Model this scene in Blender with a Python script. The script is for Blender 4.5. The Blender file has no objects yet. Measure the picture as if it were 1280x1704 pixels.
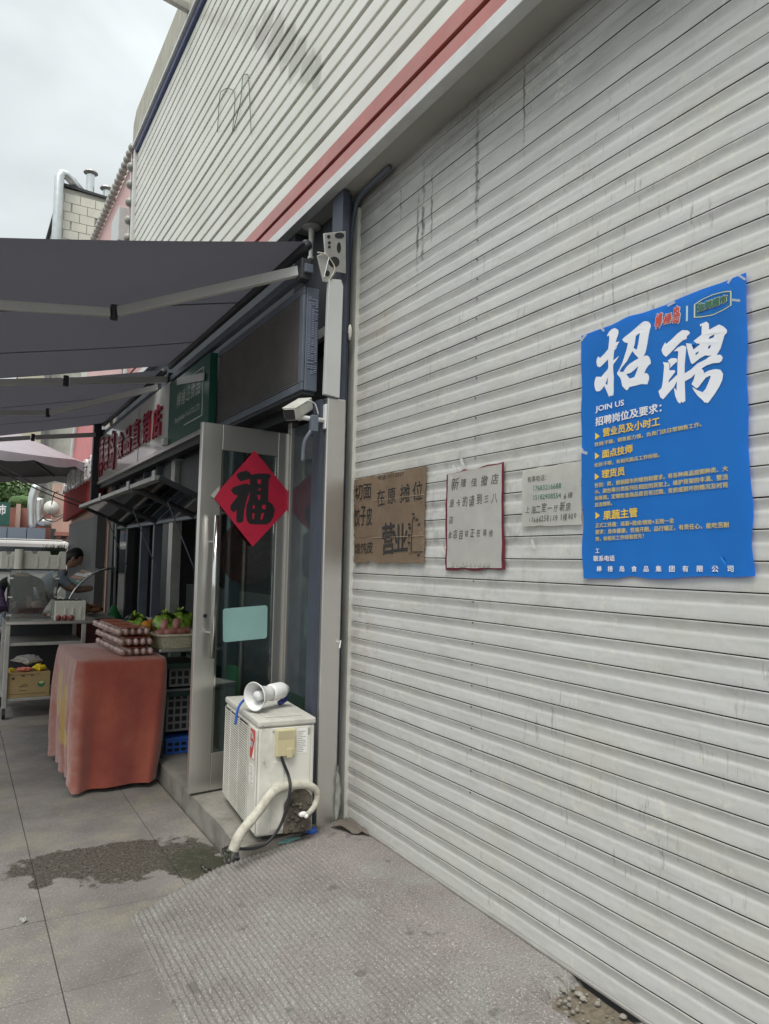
import bpy, bmesh, math, random
from mathutils import Vector, Matrix
random.seed(7)
scene = bpy.context.scene
COL = scene.collection

# ---------------------------------------------------------------- camera
F, CX, CY, CAMH = 1220.0, 640.0, 852.0, 1.53
_Y = Vector(((-70 - CX) / F, -(921 - CY) / F, -1.0)).normalized()
_s, _c = math.sin(math.radians(1.23)), math.cos(math.radians(1.23))
_U = Vector((_s, _c, -(_s * _Y.x + _c * _Y.y) / _Y.z)).normalized()
_X = _Y.cross(_U)
ROT = Matrix((_X, _Y, _U))
CAM = Vector((0, 0, CAMH))
cd = bpy.data.cameras.new('camera')
cd.sensor_fit = 'VERTICAL'; cd.sensor_height = 36.0; cd.lens = 36.0 * F / 1704.0
cd.clip_start = 0.05; cd.clip_end = 2000
cam = bpy.data.objects.new('camera', cd)
cam.matrix_world = Matrix.Translation(CAM) @ ROT.to_4x4()
COL.objects.link(cam); scene.camera = cam

def ray(u, v): return ROT @ Vector(((u - CX) / F, -(v - CY) / F, -1.0))
def onx(u, v, x): d = ray(u, v); return CAM + d * (x / d.x)
def ony(u, v, y): d = ray(u, v); return CAM + d * (y / d.y)
def onz(u, v, z): d = ray(u, v); return CAM + d * ((z - CAMH) / d.z)
def onp(u, v, p0, n): d = ray(u, v); n = Vector(n); return CAM + d * ((Vector(p0) - CAM).dot(n) / d.dot(n))

# ---------------------------------------------------------------- world, sun, exposure
SUN_EL, SUN_AZ = math.radians(60), math.radians(-135)      # high sun behind cloud, from the street side
world = bpy.data.worlds.new('World'); scene.world = world; world.use_nodes = True
nt = world.node_tree; N = nt.nodes; L = nt.links
bg = N['Background']; bg.inputs[1].default_value = 0.1
sky = N.new('ShaderNodeTexSky'); sky.sky_type = 'NISHITA'; sky.sun_disc = False
sky.sun_elevation = SUN_EL; sky.sun_rotation = SUN_AZ; sky.air_density = 1.5; sky.dust_density = 3.0
tc = N.new('ShaderNodeTexCoord')
sep = N.new('ShaderNodeSeparateXYZ'); L.new(tc.outputs['Generated'], sep.inputs[0])
el = N.new('ShaderNodeMapRange'); el.inputs[1].default_value = 0.0; el.inputs[2].default_value = 1.0
el.inputs[3].default_value = 5.7; el.inputs[4].default_value = 17.0
pw = N.new('ShaderNodeMath'); pw.operation = 'POWER'; pw.inputs[1].default_value = 3.4; pw.use_clamp = True
L.new(sep.outputs['Z'], pw.inputs[0]); L.new(pw.outputs[0], el.inputs[0])
mp = N.new('ShaderNodeMapping'); mp.inputs['Scale'].default_value = (1.0, 1.0, 2.2)
L.new(tc.outputs['Generated'], mp.inputs[0])
cn = N.new('ShaderNodeTexNoise'); cn.inputs['Scale'].default_value = 3.2; cn.inputs['Detail'].default_value = 5
cn.inputs['Roughness'].default_value = 0.45; cn.inputs['Distortion'].default_value = 0.4
L.new(mp.outputs[0], cn.inputs['Vector'])
cr = N.new('ShaderNodeMapRange'); cr.inputs[1].default_value = 0.36; cr.inputs[2].default_value = 0.62
cr.inputs[3].default_value = 0.80; cr.inputs[4].default_value = 1.05; L.new(cn.outputs['Fac'], cr.inputs[0])
mul = N.new('ShaderNodeMath'); mul.operation = 'MULTIPLY'; L.new(el.outputs[0], mul.inputs[0]); L.new(cr.outputs[0], mul.inputs[1])
cc = N.new('ShaderNodeCombineColor')
for i, k in enumerate((0.94, 1.0, 1.0)):
    m = N.new('ShaderNodeMath'); m.operation = 'MULTIPLY'; m.inputs[1].default_value = k
    L.new(mul.outputs[0], m.inputs[0]); L.new(m.outputs[0], cc.inputs[i])
mx = N.new('ShaderNodeMix'); mx.data_type = 'RGBA'; mx.inputs[0].default_value = 0.88
L.new(sky.outputs[0], mx.inputs[6]); L.new(cc.outputs[0], mx.inputs[7]); L.new(mx.outputs[2], bg.inputs[0])
sl = bpy.data.lights.new('sun', 'SUN'); sl.energy = 1.5; sl.angle = math.radians(28); sl.color = (1.0, 0.965, 0.91)
so = bpy.data.objects.new('sun', sl)
sd = Vector((math.sin(SUN_AZ) * math.cos(SUN_EL), math.cos(SUN_AZ) * math.cos(SUN_EL), math.sin(SUN_EL)))
so.rotation_euler = sd.to_track_quat('Z', 'Y').to_euler(); so.location = (-8, -3, 14); COL.objects.link(so)
vs = scene.view_settings
vs.view_transform = 'Standard'; vs.look = 'None'; vs.gamma = 1; vs.use_curve_mapping = False; vs.exposure = 0.62
scene.cycles.max_bounces = 7; scene.cycles.diffuse_bounces = 3; scene.cycles.glossy_bounces = 3; scene.cycles.transparent_max_bounces = 8

# ---------------------------------------------------------------- materials
MATS = {}
def _new(name):
    m = bpy.data.materials.new(name); m.use_nodes = True
    return m, m.node_tree, m.node_tree.nodes['Principled BSDF']
def _noise(nt, scale, detail=4, rough=0.6, vscale=None, dist=0.0):
    g = nt.nodes.new('ShaderNodeNewGeometry'); src = g.outputs['Position']
    if vscale:
        mp = nt.nodes.new('ShaderNodeMapping'); mp.inputs['Scale'].default_value = vscale
        nt.links.new(src, mp.inputs[0]); src = mp.outputs[0]
    n = nt.nodes.new('ShaderNodeTexNoise'); n.inputs['Scale'].default_value = scale
    n.inputs['Detail'].default_value = detail; n.inputs['Roughness'].default_value = rough; n.inputs['Distortion'].default_value = dist
    nt.links.new(src, n.inputs['Vector']); return n.outputs['Fac']
def _rng(nt, src, a, b, c, d):
    r = nt.nodes.new('ShaderNodeMapRange')
    for i, v in enumerate((a, b, c, d)): r.inputs[i + 1].default_value = v
    nt.links.new(src, r.inputs[0]); return r.outputs[0]
def _math(nt, op, a, b=None, clamp=False):
    m = nt.nodes.new('ShaderNodeMath'); m.operation = op; m.use_clamp = clamp
    for i, s in enumerate((a, b)):
        if s is None: continue
        if isinstance(s, (int, float)): m.inputs[i].default_value = s
        else: nt.links.new(s, m.inputs[i])
    return m.outputs[0]
def _mix(nt, fac, a, b):
    m = nt.nodes.new('ShaderNodeMix'); m.data_type = 'RGBA'
    for i, s in ((0, fac), (6, a), (7, b)):
        if isinstance(s, (int, float)): m.inputs[i].default_value = s
        elif isinstance(s, tuple): m.inputs[i].default_value = (*s, 1)
        else: nt.links.new(s, m.inputs[i])
    return m.outputs[2]
def _bump(nt, p, h, strength, dist=0.01):
    b = nt.nodes.new('ShaderNodeBump'); b.inputs['Strength'].default_value = strength; b.inputs['Distance'].default_value = dist
    nt.links.new(h, b.inputs['Height']); nt.links.new(b.outputs[0], p.inputs['Normal'])
def mat(name, col, rough=0.6, metal=0.0, var=0.12, scale=6.0, bump=0.0, bscale=80.0, dirt=0.0, dcol=(0.08, 0.07, 0.05), dscale=3.0, coat=0.0, vscale=None, spec=0.5):
    if name in MATS: return MATS[name]
    m, nt, p = _new(name)
    lo = tuple(c * (1 - var) for c in col); hi = tuple(min(1, c * (1 + var)) for c in col)
    c = _mix(nt, _rng(nt, _noise(nt, scale, vscale=vscale), 0.3, 0.7, 0, 1), lo, hi)
    if dirt > 0:
        d = _rng(nt, _noise(nt, dscale, 4, 0.7), 0.48, 0.75, 0, dirt)
        c = _mix(nt, d, c, dcol)
    nt.links.new(c, p.inputs['Base Color'])
    p.inputs['Roughness'].default_value = rough
    p.inputs['Metallic'].default_value = metal; p.inputs['Coat Weight'].default_value = coat
    p.inputs['Specular IOR Level'].default_value = spec
    if bump > 0: _bump(nt, p, _noise(nt, bscale, 3), bump, 0.004)
    MATS[name] = m; return m
def glass_mat(name, tint=(0.75, 0.85, 0.8), rough=0.02, film=0.0):
    if name in MATS: return MATS[name]
    m = bpy.data.materials.new(name); m.use_nodes = True; nt = m.node_tree; nt.nodes.clear()
    o = nt.nodes.new('ShaderNodeOutputMaterial'); t = nt.nodes.new('ShaderNodeBsdfTransparent'); g = nt.nodes.new('ShaderNodeBsdfGlossy')
    t.inputs[0].default_value = (*tint, 1); g.inputs['Roughness'].default_value = rough
    f = nt.nodes.new('ShaderNodeFresnel'); f.inputs[0].default_value = 1.5
    fac = _math(nt, 'ADD', f.outputs[0], film + 0.03, True)
    mx = nt.nodes.new('ShaderNodeMixShader'); nt.links.new(fac, mx.inputs[0]); nt.links.new(t.outputs[0], mx.inputs[1]); nt.links.new(g.outputs[0], mx.inputs[2])
    nt.links.new(mx.outputs[0], o.inputs[0]); MATS[name] = m; return m
NCACHE = {}
def ellipse(nt, axis_a, axis_b, a0, b0, ra, rb, nscale=8, namp=0.5):
    g = nt.nodes.new('ShaderNodeNewGeometry'); s = nt.nodes.new('ShaderNodeSeparateXYZ'); nt.links.new(g.outputs['Position'], s.inputs[0])
    da = _math(nt, 'DIVIDE', _math(nt, 'SUBTRACT', s.outputs[axis_a], a0), ra); db = _math(nt, 'DIVIDE', _math(nt, 'SUBTRACT', s.outputs[axis_b], b0), rb)
    r = _math(nt, 'SQRT', _math(nt, 'ADD', _math(nt, 'MULTIPLY', da, da), _math(nt, 'MULTIPLY', db, db)))
    key = (nt.as_pointer(), nscale)
    if key not in NCACHE: NCACHE[key] = _noise(nt, nscale, 3)
    return _math(nt, 'ADD', r, _math(nt, 'MULTIPLY', _math(nt, 'SUBTRACT', NCACHE[key], 0.5), namp))

# paving with the damp patch
def paving_material():
    m, nt, p = _new('paving_stone')
    c = _mix(nt, _rng(nt, _noise(nt, 2.2, 5), 0.35, 0.65, 0, 1), (0.155, 0.14, 0.13), (0.24, 0.22, 0.205))
    c = _mix(nt, _rng(nt, _noise(nt, 2.6, 3), 0.5, 0.68, 0, 0.6), c, (0.28, 0.26, 0.18))
    c = _mix(nt, _rng(nt, _noise(nt, 85, 3, 0.75), 0.52, 0.68, 0, 0.6), c, (0.12, 0.11, 0.105))
    c = _mix(nt, _rng(nt, _noise(nt, 110, 3, 0.75), 0.56, 0.70, 0, 0.6), c, (0.52, 0.50, 0.46))
    c = _mix(nt, _rng(nt, _noise(nt, 5, 5, 0.75), 0.53, 0.70, 0, 0.6), c, (0.17, 0.155, 0.14))
    w = None
    for a in ((0.55, 4.03, 0.27, 0.2), (0.83, 3.95, 0.3, 0.27), (1.08, 3.85, 0.2, 0.28), (1.18, 3.68, 0.14, 0.18), (0.42, 3.86, 0.06, 0.07)):
        e = ellipse(nt, 0, 1, *a, nscale=9, namp=1.5)
        w = e if w is None else _math(nt, 'MINIMUM', w, e)
    wf = _math(nt, 'MULTIPLY', _rng(nt, w, 0.88, 1.0, 1, 0), _rng(nt, _noise(nt, 30, 4, 0.75), 0.3, 0.45, 0.45, 1))
    grav = _mix(nt, _rng(nt, _noise(nt, 75, 3, 0.8), 0.38, 0.64, 0, 1), (0.022, 0.019, 0.013), (0.13, 0.115, 0.095))
    moss = _rng(nt, ellipse(nt, 0, 1, 1.18, 3.74, 0.22, 0.26, 12, 0.9), 0.5, 1.1, 0.8, 0)
    grav = _mix(nt, moss, grav, (0.03, 0.036, 0.018))
    c = _mix(nt, _math(nt, 'MULTIPLY', wf, 0.95), c, grav)
    nt.links.new(c, p.inputs['Base Color'])
    nt.links.new(_rng(nt, wf, 0, 1, 0.8, 0.55), p.inputs['Roughness'])
    p.inputs['Specular IOR Level'].default_value = 0.3
    h = _math(nt, 'ADD', _noise(nt, 150, 3), _math(nt, 'MULTIPLY', _noise(nt, 12, 4), 1.5))
    _bump(nt, p, h, 0.45, 0.004)
    return m
def ramp_material():
    m, nt, p = _new('ramp_concrete')
    c = _mix(nt, _rng(nt, _noise(nt, 1.9, 5), 0.35, 0.65, 0, 1), (0.18, 0.16, 0.15), (0.25, 0.225, 0.212))
    c = _mix(nt, _rng(nt, _noise(nt, 2.7, 3), 0.5, 0.62, 0, 0.6), c, (0.245, 0.25, 0.225))
    c = _mix(nt, _rng(nt, _noise(nt, 95, 3, 0.75), 0.5, 0.66, 0, 0.65), c, (0.10, 0.09, 0.085))
    c = _mix(nt, _rng(nt, _noise(nt, 120, 3, 0.75), 0.55, 0.68, 0, 0.65), c, (0.58, 0.55, 0.52))
    c = _mix(nt, _rng(nt, _noise(nt, 7, 2), 0.66, 0.70, 0, 0.55), c, (0.09, 0.085, 0.08))
    nt.links.new(c, p.inputs['Base Color']); p.inputs['Roughness'].default_value = 0.85; p.inputs['Specular IOR Level'].default_value = 0.25
    _bump(nt, p, _noise(nt, 170, 3), 0.7, 0.005)
    return m
def shutter_material():
    m, nt, p = _new('shutter_paint')
    c = _mix(nt, _rng(nt, _noise(nt, 5, 4, vscale=(1, 0.25, 3)), 0.3, 0.7, 0, 1), (0.48, 0.48, 0.468), (0.55, 0.55, 0.532))
    c = _mix(nt, _rng(nt, _noise(nt, 14, 6, 0.7, vscale=(1, 0.35, 2.2)), 0.52, 0.74, 0, 0.34), c, (0.24, 0.225, 0.19))
    c = _mix(nt, _rng(nt, _noise(nt, 2.0, 3), 0.5, 0.8, 0, 0.4), c, (0.48, 0.46, 0.34))
    c = _mix(nt, _rng(nt, _noise(nt, 160, 3, 0.6, vscale=(1, 1, 0.15)), 0.56, 0.75, 0, 0.25), c, (0.33, 0.32, 0.29))
    oi = nt.nodes.new('ShaderNodeObjectInfo')
    c = _mix(nt, _rng(nt, oi.outputs['Random'], 0, 1, 0.0, 0.16), c, (0.33, 0.325, 0.29))
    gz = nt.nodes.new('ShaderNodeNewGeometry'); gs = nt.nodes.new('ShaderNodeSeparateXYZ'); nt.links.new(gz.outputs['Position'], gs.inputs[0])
    top_grime_shade = _math(nt, 'MULTIPLY', _rng(nt, gs.outputs[2], 2.9, 3.6, 0, 1), _rng(nt, _noise(nt, 5, 4, vscale=(1, .5, 1.6)), 0.3, 0.62, 0.15, 0.75))
    c = _mix(nt, top_grime_shade, c, (0.20, 0.195, 0.18))  # grime and the soffit's shade, both mixed into the top slats' colour
    # sooty smudges round the notices, rusty touches by the rail
    sm = _math(nt, 'MULTIPLY', _rng(nt, ellipse(nt, 1, 2, 2.62, 1.72, 0.72, 0.46, 3, 0.9), 0.5, 1.2, 1, 0), _rng(nt, _noise(nt, 12, 5, 0.72), 0.47, 0.72, 0, 0.62))
    c = _mix(nt, sm, c, (0.16, 0.155, 0.14))
    sm = _math(nt, 'MULTIPLY', _rng(nt, ellipse(nt, 1, 2, 3.55, 1.45, 0.16, 1.3, 3, 0.9), 0.4, 1.15, 1, 0), _rng(nt, _noise(nt, 11, 5, 0.7), 0.5, 0.72, 0, 0.45))
    c = _mix(nt, sm, c, (0.34, 0.2, 0.16))
    sm = _math(nt, 'MULTIPLY', _rng(nt, ellipse(nt, 1, 2, 3.45, 2.6, 0.3, 0.35, 3, 0.9), 0.4, 1.15, 1, 0), _rng(nt, _noise(nt, 6, 5, 0.7, vscale=(1, .4, 2)), 0.5, 0.72, 0, 0.35))
    c = _mix(nt, sm, c, (0.36, 0.25, 0.14))
    gl = _math(nt, 'MULTIPLY', _rng(nt, _noise(nt, 3.1, 2), 0.5, 0.56, 0, 1), _rng(nt, _noise(nt, 24, 4, 0.75), 0.56, 0.64, 0, 0.5))
    c = _mix(nt, gl, c, (0.62, 0.60, 0.50))
    sc = _math(nt, 'MULTIPLY', _rng(nt, _noise(nt, 2.3, 2), 0.5, 0.6, 0, 1), _rng(nt, _noise(nt, 60, 3, 0.7, vscale=(1, 1, .12)), 0.6, 0.68, 0, 0.55))
    c = _mix(nt, sc, c, (0.2, 0.19, 0.17))
    # black drips running down from under the housing
    for y0, z0, dz, wd in ((2.575, 3.32, 0.28, 0.011), (3.02, 3.28, 0.24, 0.012), (3.07, 3.2, 0.2, 0.009), (2.94, 3.3, 0.2, 0.006), (2.26, 3.45, 0.2, 0.005), (3.24, 3.42, 0.08, 0.006)):
        e = ellipse(nt, 1, 2, y0, z0, wd * 1.3, dz, 26, 3.2)
        c = _mix(nt, _rng(nt, e, 0.2, 1.2, 0.8, 0), c, (0.05, 0.05, 0.046))
    nt.links.new(c, p.inputs['Base Color'])
    nt.links.new(_rng(nt, _noise(nt, 7), 0.3, 0.7, 0.36, 0.55), p.inputs['Roughness'])
    p.inputs['Specular IOR Level'].default_value = 0.4
    _bump(nt, p, _noise(nt, 6, 3, vscale=(1, .7, 1)), 0.25, 0.03)
    return m
def cladding_material():
    m, nt, p = _new('cladding_paint')
    c = _mix(nt, _rng(nt, _noise(nt, 1.2, 3), 0.35, 0.65, 0, 1), (0.62, 0.625, 0.54), (0.70, 0.70, 0.63))
    c = _mix(nt, _rng(nt, _noise(nt, 0.8, 3), 0.45, 0.7, 0, 0.5), c, (0.68, 0.63, 0.62))
    c = _mix(nt, _rng(nt, _noise(nt, 40, 4), 0.66, 0.74, 0, 0.4), c, (0.28, 0.26, 0.22))
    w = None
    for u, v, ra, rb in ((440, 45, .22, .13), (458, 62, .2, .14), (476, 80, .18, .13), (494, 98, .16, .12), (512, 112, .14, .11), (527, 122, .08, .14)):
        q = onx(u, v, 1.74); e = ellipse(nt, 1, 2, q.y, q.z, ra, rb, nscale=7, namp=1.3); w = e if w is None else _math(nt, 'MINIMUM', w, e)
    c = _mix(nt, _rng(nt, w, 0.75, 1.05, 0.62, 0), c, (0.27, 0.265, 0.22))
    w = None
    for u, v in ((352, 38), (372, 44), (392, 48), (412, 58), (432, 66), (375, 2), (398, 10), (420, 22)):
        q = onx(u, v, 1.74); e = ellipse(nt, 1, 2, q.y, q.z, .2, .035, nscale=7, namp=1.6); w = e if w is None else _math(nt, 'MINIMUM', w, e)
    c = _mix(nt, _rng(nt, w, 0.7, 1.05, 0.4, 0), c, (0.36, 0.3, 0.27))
    nt.links.new(c, p.inputs['Base Color']); p.inputs['Roughness'].default_value = 0.3; p.inputs['Specular IOR Level'].default_value = 0.5
    _bump(nt, p, _noise(nt, 1.6, 2), 0.25, 0.06)
    return m
PAVING, RAMP, SHUT, CLAD = paving_material(), ramp_material(), shutter_material(), cladding_material()
M = dict(
    mortar=mat('mortar', (0.07, 0.065, 0.06), 0.9), asphalt=mat('asphalt', (0.10, 0.095, 0.09), 0.9, bump=0.4),
    step=mat('step_stone', (0.25, 0.235, 0.205), 0.8, scale=5, var=0.25, bump=0.35, bscale=120, dirt=0.6, dscale=4),
    rail=mat('rail_paint', (0.6, 0.6, 0.55), 0.45, dirt=0.5, dcol=(0.3, 0.27, 0.22), dscale=5, vscale=(1, 1, .3)),
    steel=mat('stainless_steel', (0.64, 0.62, 0.585), 0.3, metal=0.85, var=0.05, scale=5, vscale=(1, 1, .15)),
    steel_dull=mat('dull_steel', (0.5, 0.49, 0.465), 0.45, metal=0.6, var=0.15, scale=4, dirt=0.4, dcol=(0.12, 0.11, 0.09)),
    chrome=mat('bright_steel', (0.7, 0.7, 0.68), 0.16, metal=1.0, var=0.03),
    dark=mat('dark_metal', (0.035, 0.037, 0.042), 0.5), slate=mat('slate_blue_metal', (0.12, 0.14, 0.175), 0.45, var=0.15),
    recess=mat('recess_blue', (0.05, 0.06, 0.085), 0.6), black=mat('black_rubber', (0.018, 0.018, 0.02), 0.5), white=mat('white_paint', (0.66, 0.66, 0.63), 0.45, var=0.05, dirt=0.3, dcol=(0.4, 0.37, 0.3), dscale=5),
    white_plastic=mat('white_plastic', (0.74, 0.74, 0.73), 0.3, var=0.03), cover=mat('cover_plate', (0.52, 0.53, 0.52), 0.4, var=0.05),
    red_trim=mat('red_trim_paint', (0.42, 0.13, 0.11), 0.28, var=0.15, scale=2, dirt=0.2, dcol=(0.5, 0.4, 0.36)),
    red_dark=mat('dark_red_paint', (0.12, 0.03, 0.03), 0.5), white_trim=mat('white_trim_paint', (0.60, 0.61, 0.60), 0.4, var=0.06, dirt=0.35, dcol=(0.35, 0.3, 0.22), dscale=4),
    soffit=mat('soffit_board', (0.40, 0.395, 0.36), 0.6, var=0.1, dirt=0.35, dcol=(0.2, 0.19, 0.16)),
    arm=mat('awning_arm_paint', (0.55, 0.55, 0.53), 0.4, var=0.06, dirt=0.25), concrete_wall=mat('shop_wall', (0.12, 0.12, 0.12), 0.8, dirt=0.3),
    parapet=mat('weathered_board', (0.42, 0.41, 0.34), 0.8, var=0.2, scale=4, vscale=(1, 6, 1), dirt=0.4, dcol=(0.2, 0.18, 0.13)),
    gutter=mat('gutter_blue', (0.10, 0.12, 0.24), 0.5), sign_green=mat('sign_green', (0.012, 0.10, 0.065), 0.3, var=0.08),
    sign_white=mat('sign_white', (0.6, 0.6, 0.56), 0.12, var=0.06, scale=2), letter_red=mat('letter_red', (0.30, 0.018, 0.04), 0.35, var=0.1),
    pale=mat('pale_lettering', (0.62, 0.68, 0.62), 0.5), green_panel=mat('green_panel', (0.04, 0.30, 0.08), 0.35, var=0.1),
    poster_blue=mat('poster_blue', (0.02, 0.285, 0.93), 0.4, var=0.05, scale=3), print_white=mat('print_white', (0.78, 0.79, 0.83), 0.5, var=0.02),
    print_yellow=mat('print_yellow', (0.66, 0.55, 0.22), 0.5, var=0.03), print_gold=mat('print_gold', (0.8, 0.56, 0.08), 0.5, var=0.03),
    print_cream=mat('print_cream', (0.6, 0.62, 0.47), 0.5, var=0.03), print_green=mat('print_green', (0.03, 0.17, 0.10), 0.5),
    print_red=mat('print_red', (0.55, 0.07, 0.05), 0.5), ink=mat('ink', (0.022, 0.02, 0.022), 0.6), pen=mat('pen_ink', (0.09, 0.085, 0.08), 0.7), print_grey=mat('print_grey', (0.38, 0.37, 0.34), 0.7),
    cardboard=mat('cardboard', (0.36, 0.265, 0.185), 0.85, var=0.12, scale=7, bump=0.12, dirt=0.2, dcol=(0.25, 0.16, 0.11)),
    paper=mat('paper', (0.82, 0.81, 0.76), 0.8, var=0.05, scale=9, dirt=0.25, dcol=(0.45, 0.45, 0.4)), maroon=mat('maroon_card', (0.26, 0.035, 0.06), 0.6),
    tape=mat('tape', (0.55, 0.55, 0.5), 0.2, var=0.05), fu_red=mat('festive_red', (0.58, 0.025, 0.065), 0.4, var=0.08),
    board_teal=mat('pale_teal_board', (0.34, 0.56, 0.53), 0.35, var=0.06, scale=9), ac=mat('aged_white_casing', (0.70, 0.69, 0.62), 0.4, var=0.06, dirt=0.5, dcol=(0.33, 0.3, 0.23), dscale=4),
    ac_top=mat('dusty_casing', (0.53, 0.52, 0.47), 0.6, var=0.12, dirt=0.4, dcol=(0.3, 0.27, 0.22), dscale=8),
    beige=mat('beige_plastic', (0.56, 0.50, 0.30), 0.4, var=0.05), grime=mat('grime', (0.10, 0.085, 0.065), 0.9, var=0.5, scale=20, bump=0.8, bscale=60),
    foam=mat('pipe_wrap', (0.52, 0.50, 0.42), 0.7, var=0.15, scale=30, bump=0.8, bscale=50, dirt=0.75, dcol=(0.25, 0.21, 0.15), dscale=14),
    blue=mat('blue_strap', (0.04, 0.13, 0.5), 0.5), navy=mat('navy_grip', (0.03, 0.04, 0.2), 0.45),
    egg=mat('brown_egg', (0.40, 0.25, 0.21), 0.22, var=0.2, scale=25, coat=1.0), tray=mat('carton_plastic', (0.30, 0.17, 0.14), 0.15, var=0.1, coat=0.5), slip=mat('paper_slip', (0.5, 0.14, 0.07), 0.6, var=0.2, scale=30),
    wicker=mat('wicker', (0.55, 0.50, 0.36), 0.7, var=0.2, scale=40), sausage=mat('sausage', (0.48, 0.19, 0.15), 0.35, var=0.2, scale=18, coat=0.3),
    leaf=mat('green_pepper', (0.40, 0.62, 0.07), 0.25, var=0.35, scale=20, coat=0.4), orange=mat('orange_fruit', (0.75, 0.28, 0.03), 0.35, var=0.2, scale=25), bag=glass_mat('clear_bag', (0.99, 1.0, 0.97), 0.2, -0.02),
    darkgreen=mat('dark_green_frame', (0.015, 0.04, 0.028), 0.5), crate_grey=mat('grey_crate', (0.22, 0.22, 0.22), 0.6, var=0.1), crate_blue=mat('blue_crate', (0.03, 0.12, 0.5), 0.5, var=0.1),
    polystyrene=mat('polystyrene', (0.62, 0.62, 0.55), 0.75, var=0.06, dirt=0.3, dcol=(0.4, 0.38, 0.3), dscale=9), plum=mat('plum', (0.26, 0.06, 0.06), 0.3, var=0.4, scale=30),
    box_card=mat('box_card', (0.40, 0.28, 0.13), 0.8, var=0.08), yellow=mat('yellow_bag', (0.75, 0.55, 0.02), 0.35, var=0.15, scale=20), bag_white=mat('white_bag', (0.6, 0.6, 0.57), 0.4, var=0.1, scale=15),
    bag_red=mat('red_bag', (0.7, 0.2, 0.14), 0.4, var=0.3, scale=30), veg=mat('dark_greens', (0.035, 0.06, 0.03), 0.6, var=0.4, scale=25), melon=mat('dark_melon', (0.02, 0.035, 0.03), 0.35),
    glass=glass_mat('window_glass', (.86, .92, .89)), glass_door=glass_mat('door_glass', (0.72, 0.82, 0.78), 0.03, 0.07), glass_green=glass_mat('greenish_glass', (0.6, 0.8, 0.72), 0.04, 0.05),
    glass_flap=glass_mat('flap_glass', (.5, .55, .53), .05), inside=mat('shop_inside', (0.32, 0.33, 0.31), 0.8, var=0.25), insfloor=mat('shop_floor', (0.16, 0.155, 0.14), 0.5),
    pink=mat('pink_sign', (0.58, 0.34, 0.32), 0.4, var=0.1, scale=1.5), bulb=mat('globe_glass', (0.32, 0.31, 0.28), 0.25, var=0.2, scale=20),
    tile=mat('cream_tile', (0.60, 0.58, 0.50), 0.5, var=0.1, scale=1.5), grout=mat('grout', (0.42, 0.41, 0.36), 0.8), duct=mat('galvanised_duct', (0.62, 0.64, 0.64), 0.28, metal=0.9, var=0.1, scale=5),
    brickred=mat('red_render', (0.35, 0.15, 0.12), 0.8, var=0.12, scale=2, dirt=0.2), salmon=mat('salmon_render', (0.50, 0.34, 0.28), 0.8, var=0.1, scale=2), cream=mat('cream_render', (0.55, 0.52, 0.40), 0.8, var=0.08, scale=1),
    palegreen=mat('pale_green_render', (0.50, 0.54, 0.46), 0.8, var=0.06, scale=1), bluegrey=mat('blue_grey_sheet', (0.16, 0.19, 0.24), 0.5, var=0.05), far_green=mat('far_sign_green', (0.02, 0.09, 0.07), 0.5),
    sign_red=mat('sign_red', (0.26, 0.02, 0.022), 0.8, var=0.1, scale=1.5, spec=0.15), winglass=mat('dark_window', (0.06, 0.075, 0.085), 0.1, var=0.2),
    bark=mat('bark', (0.10, 0.075, 0.05), 0.9), foliage=mat('foliage', (0.06, 0.12, 0.03), 0.6, var=0.5, scale=1.8), parasol=mat('parasol_fabric', (0.36, 0.33, 0.36), 0.55, var=0.06),
    skin=mat('skin', (0.42, 0.25, 0.18), 0.5), hair=mat('hair', (0.015, 0.013, 0.012), 0.5), jeans=mat('denim', (0.04, 0.06, 0.13), 0.8, var=0.2), shirt=mat('blue_grey_shirt', (0.30, 0.35, 0.43), 0.8, var=0.1),
    jacket=mat('dark_jacket', (0.02, 0.03, 0.026), 0.75, var=0.2), greytop=mat('grey_top', (0.33, 0.34, 0.34), 0.8), cap=mat('red_cap', (0.5, 0.04, 0.05), 0.6), purple=mat('purple_coat', (0.12, 0.08, 0.16), 0.8, var=0.5, scale=25),
    bread=mat('roast_food', (0.30, 0.13, 0.05), 0.5, var=0.5, scale=20), sand=mat('sandy_dirt', (0.15, 0.125, 0.09), 0.95, var=0.35, scale=60, bump=0.9, bscale=90), pebble=mat('pebble', (0.22, 0.205, 0.18), 0.8, var=0.35, scale=12),
    teal_rag=mat('teal_rag', (0.18, 0.36, 0.34), 0.8, var=0.2, scale=30), sacking=mat('faded_sheet', (0.38, 0.36, 0.31), 0.7, var=0.15), plastic_film=mat('crumpled_film', (0.55, 0.57, 0.53), 0.2, var=0.15, scale=30),
)
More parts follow.
